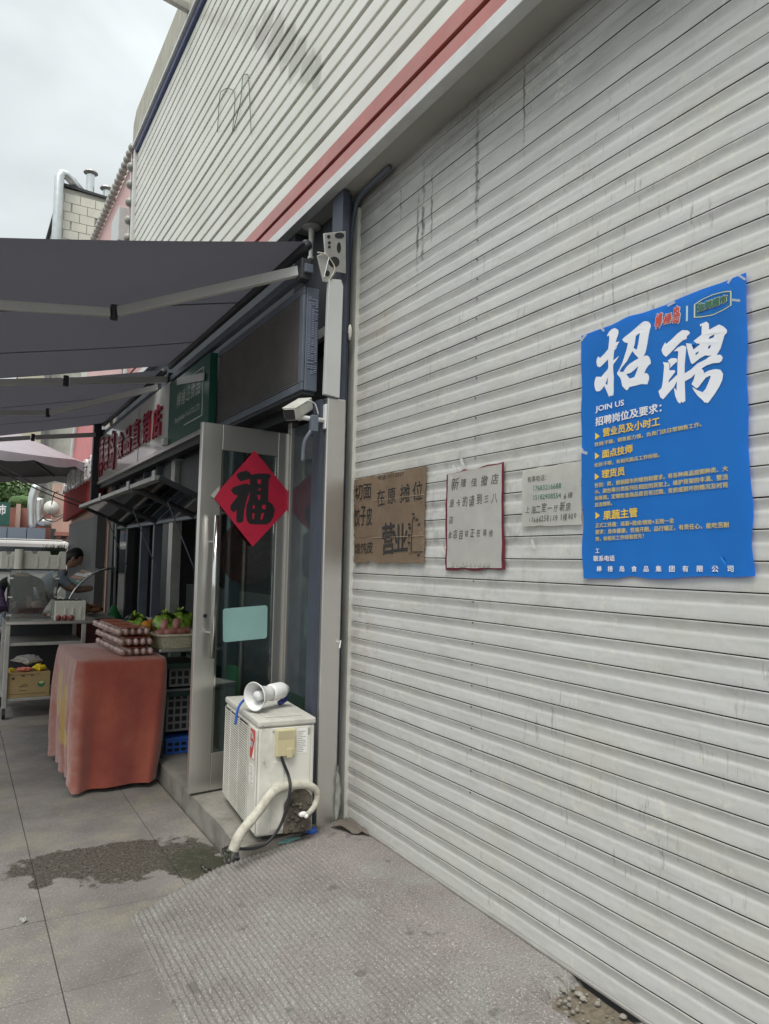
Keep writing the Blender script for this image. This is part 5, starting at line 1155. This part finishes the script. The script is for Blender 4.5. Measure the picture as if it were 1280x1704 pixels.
# pink sign wall with globe lights, on the roof line beyond the cladding
pk = thing('pink_sign_wall', 'pink billboard edged with globe lights beyond the cream cladding', 'billboard', (XF, 11.3, 3.3))
obj('board', B(XF + .02, 9.72, 3.62, XF + .2, 13.4, 6.86), M['pink'], pk)
bm = bm_new(); ball(bm, (0, 0, 0), .062, 12, 8); g0 = None
for i in range(22):
    loc = (0 - .03, 9.76 + i * .168 - 11.3, 6.9 - 3.3)
    if g0 is None: o = obj('globe_light', bm, M['bulb'], pk, world=False, smooth=True); g0 = o
    else: o = share(g0, 'globe_light', pk)
    o.location = loc
for i in range(14):
    o = share(g0, 'globe_light', pk); o.location = (-.03, 9.80 - 11.3, 6.9 - .24 * (i + 1) - 3.3)
bm = bm_new(); tube(bm, [(XF - .03, 9.8, 3.7), (XF - .03, 9.8, 6.9)], .012, 6); obj('light_rail', bm, M['steel_dull'], pk)
obj('raised_letter', B(XF - .12, 10.05, 5.75, XF + .019, 10.62, 6.22), M['cover'], pk, bev=.01)
obj('raised_letter', B(XF - .12, 10.9, 5.2, XF + .019, 11.2, 5.9), M['cover'], pk, bev=.01)
# tall cream building with duct and chimneys
YB = 28.0
tb = thing('cream_building', 'tall cream tiled building with a metal duct and two roof vents', 'building', (6, YB + 4, 0))
obj('wall', B(2.62, YB + .05, 0, 9.5, YB + 9, 14.75), M['grout'], tb)
bm = bm_new(); prism(bm, [(2.5, YB - .05, 14.80), (2.5, YB - .05, 14.90), (6.0, YB - .05, 14.68), (6.0, YB - .05, 14.62)], (0, 9, 0)); obj('coping', bm, M['dark'], tb)
tw, th_ = .52, .335; t0 = None; nrow = 0
for r in range(12):
    for c in range(7):
        x = 2.66 + c * tw - (tw / 2 if r % 2 else 0); z = 14.58 - (r + 1) * th_
        if x < 2.6: x0, w = 2.63, tw / 2 - .03
        else: x0, w = x, tw - .02
        if 3.75 < x0 + w / 2 < 4.6 and z < 13.75 and z > 11.8: continue
        if t0 is None: o = obj('wall_tile', B(0, 0, 0, 1, .05, th_ - .02), M['tile'], tb, world=False); t0 = o
        else: o = share(t0, 'wall_tile', tb)
        o.location = (x0 - 6, -4.0 + random.uniform(0, .008), z); o.scale = (w, 1, 1)
wn = obj('window', B(3.72, YB + .02, 12.2, 4.5, YB + .06, 13.75), M['bluegrey'], tb); obj('pane', B(3.8, YB - .01, 12.25, 4.42, YB + .015, 13.6), mat('sky_pane', (.3, .36, .45), .15), wn)
bm = bm_new(); tube(bm, [(2.42, YB - .25, 2), (2.42, YB - .25, 14.95), (2.5, YB - .25, 15.12), (2.62, YB - .2, 15.16), (3.25, YB + .3, 14.85)], .16, 14); obj('duct', bm, M['duct'], tb, smooth=True)
for x, h in ((3.55, 15.75), (4.15, 15.3)):
    bm = bm_new(); lathe(bm, [(0, 0), (0, .15), (h - 14.6, .15), (h - 14.6, 0)], (x, YB + .6, 14.6), (0, 0, 1), 14); vn = obj('roof_vent', bm, M['duct'], tb)
    bm = bm_new(); lathe(bm, [(0, 0), (0, .26), (.05, .24), (.1, 0)], (x, YB + .6, h + .08), (0, 0, 1), 16); obj('cap', bm, M['steel_dull'], vn)
# cross street: van, sheds, ducts, houses
vn = thing('white_van', 'white van parked across the end of the street', 'van', (-.4, 15.6, 0))
bm = bm_new(); VX0, VX1 = -3.0, 1.95
prism(bm, [(VX0, 15, .45), (VX1, 15, .45), (VX1, 15, 1.1), (VX1 - .08, 15, 1.74), (VX1 - .2, 15, 1.80), (VX0 + .9, 15, 1.80), (VX0 + .45, 15, 1.25), (VX0, 15, 1.1)], (0, 1.6, 0)); obj('body', bm, M['white_plastic'], vn, bev=.06)
obj('roof_rail', B(VX0 + 1, 15.04, 1.805, VX1 - .25, 15.10, 1.825), M['white'], vn, bev=.01)
for a, b in ((VX0 + 1.0, VX0 + 1.9), (VX0 + 2.0, VX0 + 3.2), (VX0 + 3.3, VX1 - .2)): obj('window', B(a, 14.985, 1.22, b, 14.998, 1.68), M['winglass'], vn, bev=.004)
for x in (VX0 + .9, VX1 - .8):
    bm = bm_new(); lathe(bm, [(-.1, 0), (-.1, .3), (.1, .3), (.1, 0)], (x, 15.1, .3), (0, 1, 0), 24); w_ = obj('wheel', bm, M['black'], vn)
    bm = bm_new(); lathe(bm, [(-.115, 0), (-.112, .18), (-.1, .19)], (x, 15.1, .3), (0, 1, 0), 20); obj('rim', bm, M['chrome'], w_)
YR = 18.5
def pb(u, v, y=YR): return ony(u, v, y)
def rect(u0, v0, u1, v1, y, d): a, b = pb(u0, v1, y), pb(u1, v0, y); return B(min(a.x, b.x), y, min(a.z, b.z), max(a.x, b.x), y + d, max(a.z, b.z))
ss_ = thing('sheet_shed', 'blue-grey sheet metal shed behind the van', 'shed', (.2, 18.2, 0))
a, b = pb(-90, 873, 18.0), pb(77, 873, 18.0)
for k in range(5):
    x0 = a.x + (b.x - a.x) * k / 5; obj('wall_sheet', B(x0 + .008, 18.0, 0, a.x + (b.x - a.x) * (k + 1) / 5 - .008, 18.3, a.z), M['bluegrey'], ss_)
rb = thing('red_house', 'low red rendered house with silver ducts behind the shed', 'house', (1.5, 20, 0))
a, b = pb(-120, 836), pb(112, 836); obj('wall', B(a.x, YR + .3, 0, b.x, YR + 3, a.z), M['brickred'], rb)
obj('pier', B(pb(28, 850).x, YR + .1, 0, pb(35, 850).x, YR + .298, pb(30, 838).z), M['salmon'], rb)
obj('wall', B(pb(88, 800).x, YR - .3, 0, pb(180, 800).x, YR + .0, pb(90, 806).z), M['salmon'], rb)
obj('window', rect(84, 880, 93, 897, YR - .34, .03), M['winglass'], rb); obj('canopy', rect(94, 886, 124, 891, YR - .8, .5), M['brickred'], rb)
obj('window', rect(102, 890, 110, 897, YR - .34, .03), M['winglass'], rb)
bm = bm_new()
for k in range(60):
    c = pb(20 + 30 * hash01(k, 1), 836 - 5 * hash01(k, 2), YR + .35); ball(bm, c, .06 + .05 * hash01(k, 3), 5, 4)
obj('roof_plants', bm, M['foliage'], rb, kind='stuff')
for pts, r, lab in ((((54, 878), (54, 835), (61, 808)), .10, 'left, taller silver duct on the red house'), (((66, 829), (66, 862), (72, 870), (116, 870)), .10, 'right silver duct bending along the red house')):
    bm = bm_new(); tube(bm, spline([pb(u, v, YR - .15) for u, v in pts], 5), r, 12); solo('duct', bm, M['duct'], lab, 'duct', 'silver ducts on the red house', smooth=True)
bm = bm_new(); lathe(bm, [(0, 0), (.02, .14), (.06, .16), (.08, 0)], pb(85, 845, YR - .3), (0, -1, 0), 14); solo('cable_coil', bm, M['rail'], 'cream coil of cable hanging on the salmon wall', 'cable coil', smooth=True)
bm = bm_new()
for k, pts in enumerate((((64, 868), (80, 855), (96, 860), (118, 848)), ((70, 862), (90, 868), (110, 856), (122, 846)), ((86, 840), (90, 822), (98, 818)))):
    tube(bm, spline([pb(u, v, YR - .5) for u, v in pts], 5), .012, 5)
solo('wall_cables', bm, M['black'], 'tangle of black cables across the salmon wall', 'cable', kind='stuff')
ms = thing('market_sign', 'dark green sign board with one white character at the left edge', 'sign', pb(5, 872, YR - .1))
obj('board', rect(-70, 836, 18, 872, YR - .1, .08), M['far_green'], ms); lettering('letter', '市', pb(-2, 857, YR - .1), pb(10, 857, YR - .1), .24, M['white_plastic'], ms, (0, -1, 0), bold=.03, lift=.005, kind=None)
hb = thing('cream_house', 'cream house with windows far behind the ducts', 'house', (1, 30, 0))
YH = 29.0
obj('wall', rect(24, 500, 330, 930, YH, 4), M['cream'], hb)
obj('wing', rect(98, 560, 330, 930, YH - .6, .5), M['palegreen'], hb)
for u0, v0, u1, v1 in ((49, 815, 56, 840), (64, 812, 71, 838), (79, 715, 83, 745), (106, 690, 108, 740), (72, 808, 86, 836)):
    w_ = obj('window', rect(u0, v0, u1, v1, YH - (.1 if u0 < 98 else .7), .08), M['white_trim'], hb); obj('pane', rect(u0 + 1, v0 + 2, u1 - 1, v1 - 2, YH - (.13 if u0 < 98 else .73), .02), M['winglass'], w_)
lh = thing('left_house', 'brown roofed house at the far left behind the awnings', 'house', (-2, 33, 0))
obj('wall', rect(38, 622, 110, 930, 33, 4), M['brickred'], lh); obj('roof', rect(36, 600, 64, 640, 32.8, 5), M['grime'], lh)
tr = thing('tree', 'leafy green tree behind the market sign', 'tree', (pb(5, 900, 24).x, 24, 0))
c = pb(2, 822, 24)
bm = bm_new(); tube(bm, [(c.x, 24, 0), (c.x + .1, 24, 1.5), (c.x - .05, 24, 3.2)], [.16, .12, .06], 8); obj('trunk', bm, M['bark'], tr, smooth=True)
bm = bm_new()
for k in range(1500):
    th, ph, rr = 6.283 * hash01(k, 1), math.acos(2 * hash01(k, 2) - 1), hash01(k, 3) ** .4
    lobe = 1 + .3 * math.sin(3 * th + 1) * math.sin(ph); q = Vector((c.x + .95 * rr * lobe * math.sin(ph) * math.cos(th), 24 + .95 * rr * math.sin(ph) * math.sin(th), c.z - .05 + .62 * rr * lobe * math.cos(ph)))
    a = Vector((hash01(k, 4) - .5, hash01(k, 5) - .5, hash01(k, 6) - .5)).normalized() * .09; b = a.cross(Vector((hash01(k, 7) - .5, hash01(k, 8), hash01(k, 9) - .5))).normalized() * .05
    vs_ = [bm.verts.new(p) for p in (q - a, q - b, q + a, q + b)]; bm.faces.new(vs_)
obj('crown', bm, M['foliage'], tr, kind='stuff')
# overhead cables under the parasol
for lab, p, q in (('upper thin black cable slung under the parasol to the red sign', (-10, 770), (160, 845)), ('lower thin black cable slung under the parasol to the red sign', (-10, 778), (160, 852))):
    bm = bm_new(); A, Q = ony(*p, 10.8), ony(*q, 10.8); tube(bm, [A + (Q - A) * (i / 10) - Vector((0, 0, .04 * math.sin(math.pi * i / 10))) for i in range(11)], .008, 5); solo('overhead_cable', bm, M['black'], lab, 'cable', 'overhead cables')

# ================================================================ NOTICES ON THE SHUTTER
XP = XS - 0.0115
NP = Vector((-1, 0, 0))
def warp(q): return .0012 * math.sin(q.y * 17 + q.z * 5) + .0010 * math.sin(q.z * 14 + 1) + .0006 * math.sin(q.y * 41 - q.z * 9)
def onw(u, v): return onx(u, v, XP)
def sheet(name, corners, m, parent, lift=0.0, n=24, edge=0.0, thick=.0006):
    a, b, c, d = [onw(*p) for p in corners]; bm = bm_new()
    def fp(s, t):
        q = (a * (1 - s) + b * s) * (1 - t) + (d * (1 - s) + c * s) * t
        if edge: q += Vector((0, edge * (vnoise(t * 9, 3) - .5) * (abs(2 * s - 1) ** 6), edge * (vnoise(s * 9, 5) - .5) * (abs(2 * t - 1) ** 6)))
        return q + NP * (lift + warp(q))
    grid(bm, n, n, fp); bmesh.ops.solidify(bm, geom=bm.faces[:], thickness=thick)
    return obj(name, bm, m, parent)
def wtext(s, lb, rb, hpx, m, parent, name='lettering', **k):
    """lb, rb: pixel ends of the base line; hpx: height in pixels"""
    p0, p1 = onw(*lb), onw(*rb); h = abs(onw(lb[0], lb[1] - hpx).z - p0.z); k.setdefault('lift', .0014)
    return lettering(name, s, p0, p1, h, m, parent, NP, warp=warp, **k)
def tape_strip(parent, u, v, ang, ln=14, w=4):
    d = Vector((math.cos(ang), math.sin(ang))); n = Vector((-d.y, d.x)); c = Vector((u, v)); bm = bm_new()
    prism(bm, [onw(*(c + d * (ln / 2 * a) + n * (w / 2 * b))) + NP * .0028 for a, b in ((-1, -1), (1, -1), (1, 1), (-1, 1))], NP * .0004); obj('tape', bm, TAPE, parent)
def egg_material():
    m, nt, p = _new('brown_egg'); oi = nt.nodes.new('ShaderNodeObjectInfo')
    c = _mix(nt, oi.outputs['Random'], (0.27, 0.14, 0.11), (0.58, 0.40, 0.35)); nt.links.new(c, p.inputs['Base Color'])
    p.inputs['Roughness'].default_value = .18; p.inputs['Coat Weight'].default_value = 1.0; return m
egg0.data.materials[0] = egg_material()
def tape_material():
    m, nt, p = _new('clear_tape'); p.inputs['Base Color'].default_value = (.7, .7, .66, 1); p.inputs['Alpha'].default_value = .4; p.inputs['Roughness'].default_value = .25; return m
TAPE = tape_material()

ps = thing('recruitment_poster', 'large blue recruitment poster with white brush characters taped on the shutter', 'poster', onw(1110, 961))
sheet('sheet', ((967, 557), (1241, 457), (1254, 962), (970, 960)), M['poster_blue'], ps, 0, 30, .012)
z1 = lambda x, y: onw(985 + x / 11.636, 525 + y / 11.636); z2 = lambda x, y: onw(1090 + x / 9.846, 525 + y / 9.846)
Z1 = [[(300, 390), (345, 310), (390, 265), (455, 245), (510, 275), (525, 310), (515, 380), (490, 450), (470, 520), (545, 505), (520, 545), (500, 590), (450, 625), (505, 605), (485, 635), (445, 680), (435, 760), (425, 870), (480, 830), (540, 780), (500, 850), (430, 940), (420, 1000), (425, 1100), (435, 1200), (428, 1350), (430, 1450), (418, 1560), (400, 1535), (380, 1565), (355, 1550), (335, 1580), (320, 1540), (280, 1450), (240, 1365), (200, 1420), (150, 1465), (85, 1470), (60, 1410), (48, 1330), (60, 1250), (85, 1185), (180, 1190), (240, 1120), (310, 1045), (325, 1000), (322, 850), (270, 900), (200, 970), (150, 1005), (105, 980), (90, 900), (95, 860), (125, 790), (160, 825), (240, 750), (325, 650), (335, 560), (345, 450), (340, 385), (310, 410)], [(315, 1195), (310, 1270), (305, 1340), (265, 1330), (290, 1260)]]
Z2 = [[(595, 470), (630, 430), (760, 330), (880, 230), (980, 145), (1030, 115), (1100, 118), (1150, 160), (1160, 210), (1140, 280), (1115, 400), (1090, 560), (1060, 700), (1020, 790), (1080, 775), (1120, 800), (1150, 870), (1155, 930), (1110, 970), (1060, 1040), (1025, 1120), (1080, 1120), (1115, 1170), (1118, 1230), (1080, 1335), (960, 1330), (850, 1360), (740, 1385), (715, 1420), (690, 1455), (650, 1425), (595, 1360), (580, 1260), (555, 1200), (505, 1145), (500, 1110), (520, 1080), (545, 1040), (600, 920), (640, 800), (680, 670), (710, 540), (640, 520)],
      [(945, 340), (925, 480), (900, 600), (885, 665), (820, 635), (845, 540), (865, 400)], [(800, 690), (840, 750), (920, 830), (830, 880), (740, 940), (680, 1000), (620, 1095), (545, 1090), (590, 1010), (690, 890), (740, 790)], [(905, 985), (890, 1050), (860, 1130), (830, 1195), (740, 1225), (675, 1135), (760, 1115), (840, 1050)]]
for z in (Z1, Z2): outline('brush_character', z, z1, M['print_white'], ps, NP, .0014, warp)
Q = [[[(115, 570), (140, 500), (175, 440), (190, 470), (280, 390), (370, 300), (455, 240), (540, 245), (580, 275), (570, 305), (530, 340), (525, 385), (460, 410), (390, 470), (320, 545), (250, 620), (185, 680), (140, 640)]],
     [[(310, 590), (370, 530), (440, 495), (490, 495), (520, 525), (505, 650), (487, 830), (485, 1000), (490, 1200), (495, 1400), (450, 1430), (425, 1410), (410, 1445), (370, 1415), (330, 1320), (308, 1180), (352, 1225), (355, 1100), (365, 950), (370, 750), (385, 600), (370, 580)]],
     [[(135, 765), (235, 775), (240, 800), (232, 1000), (225, 1100), (300, 1030), (360, 970), (365, 1060), (310, 1170), (250, 1240), (190, 1310), (135, 1375), (90, 1340), (60, 1240), (110, 1190), (130, 1100), (150, 900), (155, 820)]],
     [[(215, 740), (270, 700), (340, 698), (368, 720), (360, 760), (310, 800), (245, 865), (255, 800)]], [[(225, 900), (320, 895), (335, 920), (290, 980), (230, 1060), (215, 1000)]],
     [[(640, 420), (770, 315), (775, 160), (745, 185), (745, 145), (790, 130), (850, 100), (890, 135), (895, 235), (980, 190), (1060, 150), (1130, 180), (1190, 235), (1195, 280), (1150, 330), (1120, 430), (1080, 550), (1020, 645), (960, 655), (890, 660), (830, 655), (740, 705), (660, 770), (615, 800), (590, 770), (550, 620), (515, 455), (600, 465), (640, 560), (740, 480), (745, 465), (690, 460)], [(985, 310), (970, 360), (890, 390), (900, 350)], [(925, 485), (910, 540), (875, 550), (885, 500)], [(730, 585), (715, 620), (675, 655), (670, 620)]],
     [[(485, 950), (600, 880), (700, 790), (760, 760), (850, 715), (890, 680), (960, 648), (1085, 645), (1120, 690), (1105, 740), (1065, 775), (950, 785), (850, 820), (770, 870), (680, 940), (600, 1020), (485, 1080)]],
     [[(700, 880), (770, 866), (805, 910), (810, 945), (900, 900), (1000, 880), (1080, 890), (1125, 960), (1110, 1060), (1060, 1170), (980, 1300), (890, 1420), (860, 1440), (845, 1420), (820, 1430), (800, 1400), (700, 1310), (640, 1230), (610, 1170), (700, 1225), (790, 1258), (840, 1200), (880, 1110), (920, 1010), (915, 985), (840, 1020), (770, 1110), (715, 1180), (680, 1195), (600, 1125), (640, 1050), (665, 950)]]]
for i, z in enumerate(Q): outline('brush_stroke', z, z2, M['print_white'], ps, NP, .0014 + .0001 * i, warp)
zp = lambda x, y: (940 + x / 3.765, 660 + y / 3.765)
for s, lx, ly, rx, ry, h, m, b in ((TEXTS[0], 192, 107, 375, 66, 46, 'print_white', .02), (TEXTS[1], 192, 187, 607, 97, 56, 'print_white', .022), (TEXTS[2], 240, 254, 597, 182, 54, 'print_gold', .022), (TEXTS[3], 190, 315, 860, 188, 27, 'print_yellow', .012), (TEXTS[4], 238, 388, 430, 352, 52, 'print_gold', .022), (TEXTS[5], 190, 445, 595, 380, 27, 'print_yellow', .012),
                                (TEXTS[6], 237, 515, 380, 493, 54, 'print_gold', .022), (TEXTS[7], 192, 573, 1028, 468, 30, 'print_yellow', .012), (TEXTS[8], 192, 613, 1028, 520, 30, 'print_yellow', .012), (TEXTS[9], 192, 653, 1028, 570, 30, 'print_yellow', .012), (TEXTS[10], 192, 694, 300, 682, 28, 'print_yellow', .012), (TEXTS[11], 245, 775, 457, 754, 58, 'print_gold', .024),
                                (TEXTS[12], 195, 822, 687, 792, 29, 'print_yellow', .012), (TEXTS[13], 195, 865, 1032, 820, 31, 'print_yellow', .012), (TEXTS[14], 195, 908, 495, 888, 29, 'print_yellow', .012), ('工', 195, 980, 218, 979, 26, 'print_white', .02), ('联系电话', 182, 1033, 315, 1031, 36, 'print_white', .018)):
    wtext(s, zp(lx, ly), zp(rx, ry), h / 3.765, M[m], ps, bold=b)
wtext(TEXTS[16], zp(203, 1097), zp(1058, 1100), 36 / 3.765, M['print_white'], ps, bold=.018, gap=1.15)
for x, y in ((192, 248), (192, 372), (192, 502), (195, 745)):
    outline('arrow_mark', [[(x, y - 22), (x + 29, y), (x, y + 22)]], lambda a, b: onw(*zp(a, b)), M['print_gold'], ps, NP, .0014, warp)
zl = lambda x, y: (1080 + x / 8, 470 + y / 8)
for ch, lx, ly, rx, ry, h in (('棒', 85, 640, 200, 600, 215), ('棰', 195, 575, 320, 545, 150), ('岛', 312, 575, 432, 545, 250)):
    wtext(ch, zl(lx, ly), zl(rx, ry), h / 8, M['print_white'], ps, bold=.075, shear=.2); wtext(ch, zl(lx + 8, ly - 10), zl(rx - 8, ry - 10), (h - 18) / 8, M['print_red'], ps, bold=.03, shear=.2, lift=.0028)
outline('divider', [[(500, 315), (525, 312), (523, 515), (498, 520)]], lambda a, b: onw(*zl(a, b)), mat('print_pale_blue', (.45, .62, .66), .5), ps, NP, .0014, warp)
ring_o = [(602, 298), (700, 225), (850, 160), (1000, 122), (1108, 112), (1110, 308), (1000, 372), (850, 440), (700, 466), (602, 470)]
sc_ = lambda k: [(856 + (x - 856) * k, 291 + (y - 291) * k) for x, y in ring_o]
outline('badge', [ring_o, sc_(.93)], lambda a, b: onw(*zl(a, b)), M['print_cream'], ps, NP, .0014, warp)
outline('badge', [sc_(.91), sc_(.86)], lambda a, b: onw(*zl(a, b)), M['print_green'], ps, NP, .0014, warp)
wtext('生鲜超市', zl(648, 405), zl(1060, 275), 125 / 8, M['print_cream'], ps, bold=.08); wtext('生鲜超市', zl(656, 395), zl(1052, 268), 108 / 8, M['print_green'], ps, bold=.03, lift=.003)
for u, v, a in ((1002, 546, .9), (1118, 506, -.5), (1216, 466, -1.0), (1236, 462, .6), (972, 562, -.9), (965, 748, .1), (1226, 500, .1)): tape_strip(ps, u, v, a)

n1 = thing('cardboard_notice', 'main cardboard notice with brushed black characters next to the rail', 'notice', onw(665, 937))
zc = lambda x, y: (580 + x / 9.143, 770 + y / 9.143)
sheet('sheet', (zc(385, 195), zc(1190, 62), zc(1155, 1535), zc(400, 1515)), M['cardboard'], n1, .003, 16, .01, .003)
bm = bm_new()
for y0, y1 in ((575, 485), (1140, 1112)): bar(bm, onw(*zc(395, y0)) + NP * .0045, onw(*zc(1160, y1)) + NP * .0045, .002, .002)
obj('creases', bm, mat('crease', (.42, .32, .22), .9), n1, kind='stuff')
wtext('在原摊位', zc(440, 665), zc(1140, 580), 31, M['ink'], n1, jit=.10, lift=.005, gap=.2)
wtext('营', zc(520, 1405), zc(705, 1385), 52, M['ink'], n1, bold=.012, lift=.005); wtext('业', zc(690, 1360), zc(905, 1335), 45, M['ink'], n1, bold=.012, lift=.005)
wtext('电话 13112557', zc(460, 270), zc(850, 205), 8, M['ink'], n1, jit=.08, lift=.005)
bm = bm_new(); pts = [zc(990, 860), zc(965, 1340)]
bar(bm, onw(*pts[0]) + NP * .0055, onw(*pts[1]) + NP * .0055, .004, .001); bar(bm, onw(*zc(935, 1352)) + NP * .0055, onw(*zc(1140, 1350)) + NP * .0055, .004, .001)
for k in range(9): x, y = ((1000, 775), (1010, 830), (1055, 860), (1085, 930), (940, 930), (945, 985), (940, 1100), (930, 1210), (1080, 1400))[k]; box(bm, *(onw(*zc(x - 18, y + 22)) + NP * .0055), *(onw(*zc(x + 18, y - 10)) + NP * .006))
obj('drawn_map', bm, M['ink'], n1, kind='stuff')
n2 = thing('cardboard_strip', 'narrow cardboard strip with three rows of characters touching the rail', 'notice', onw(605, 935))
for cs in (((92, 250), (385, 208), (392, 570), (92, 600)), ((92, 605), (395, 575), (400, 1120), (90, 1150)), ((92, 1155), (400, 1125), (398, 1500), (92, 1520))):
    sheet('sheet', [zc(*c) for c in cs], M['cardboard'], n2, .002, 10, .012, .003)
wtext('切面', zc(110, 570), zc(355, 545), 25, M['ink'], n2, jit=.06, lift=.005); wtext('饺子皮', zc(105, 970), zc(365, 950), 32, M['ink'], n2, jit=.06, lift=.005); wtext('馄饨皮', zc(105, 1390), zc(375, 1380), 20, M['ink'], n2, jit=.06, lift=.005)
n3 = thing('handwritten_notice', 'white handwritten paper notice on a maroon backing', 'notice', onw(790, 948))
zn = lambda x, y: (735 + x / 5.333, 765 + y / 5.333)
sheet('backing', [zn(*c) for c in ((45, 120), (548, 32), (560, 985), (28, 968))], M['maroon'], n3, 0, 12, .014, .001)
sheet('sheet', [zn(*c) for c in ((60, 128), (535, 40), (533, 965), (45, 955))], M['paper'], n3, .002, 20, .004)
for s, lx, ly, rx, ry, h in (('新隆佳撤店', 88, 275, 512, 215, 110), ('退卡的请到三八', 75, 440, 498, 390, 100), ('店', 70, 568, 108, 566, 66), ('此店目前正在装修', 62, 712, 458, 698, 88)): wtext(s, zn(lx, ly), zn(rx, ry), h / 5.333, M['pen'], n3, jit=.14, lift=.0036, shear=.12, gap=.4)
bm = bm_new()
for k in range(9): box(bm, *(onw(*zn(95 + k * 39, 945)) + NP * .0036), *(onw(*zn(117 + k * 39, 918)) + NP * .0040))
obj('printed_lines', bm, M['print_grey'], n3, kind='stuff')
for u, v, a in ((757, 780, 1.2), (738, 915, 1.1)): tape_strip(n3, u, v, a)
n4 = thing('printed_notice', 'thin white sheet with printed phone numbers and scribbled writing', 'notice', onw(917, 875))
sheet('sheet', [zn(*c) for c in ((718, 88), (1240, 12), (1240, 580), (715, 588))], M['paper'], n4, 0, 20, .004)
for s, lx, ly, rx, ry, h, m, j in (('有事电话：', 765, 203, 935, 183, 52, 'pen', 0), ('17683216688', 822, 278, 1062, 252, 44, 'print_green', 0), ('15182908554', 822, 357, 1060, 338, 44, 'print_green', 0), ('6楼', 1085, 350, 1165, 342, 55, 'pen', .12), ('上海二室一厅新房', 745, 488, 1145, 455, 88, 'pen', .2), ('13664258159 1楼600', 780, 568, 1195, 530, 62, 'pen', .14)): wtext(s, zn(lx, ly), zn(rx, ry), h / 5.333, M[m], n4, jit=j, shear=.15 if j else 0, gap=.12 if j else 0)
tape_strip(n4, 970, 752, .3, 18, 5); tape_strip(n4, 888, 905, 1.3, 16, 4)
# stray bits of old tape on the shutter
for k, (u, v, a) in enumerate(((965, 520, .2), (1262, 456, -.6), (770, 770, 1.2))):
    bm = bm_new(); d = Vector((math.cos(a), math.sin(a))); n = Vector((-d.y, d.x)); c = Vector((u, v)); prism(bm, [onw(*(c + d * (7 * x_) + n * (2.2 * y_))) + NP * .002 for x_, y_ in ((-1, -1), (1, -.8), (.9, 1), (-1, .7))], NP * .0005)
    solo('tape_scrap', bm, M['tape'], ('scrap of old tape left of the blue poster top', 'scrap of old tape at the right of the blue poster top', 'scrap of old tape above the handwritten notice')[k], 'tape', 'old tape scraps on the shutter')
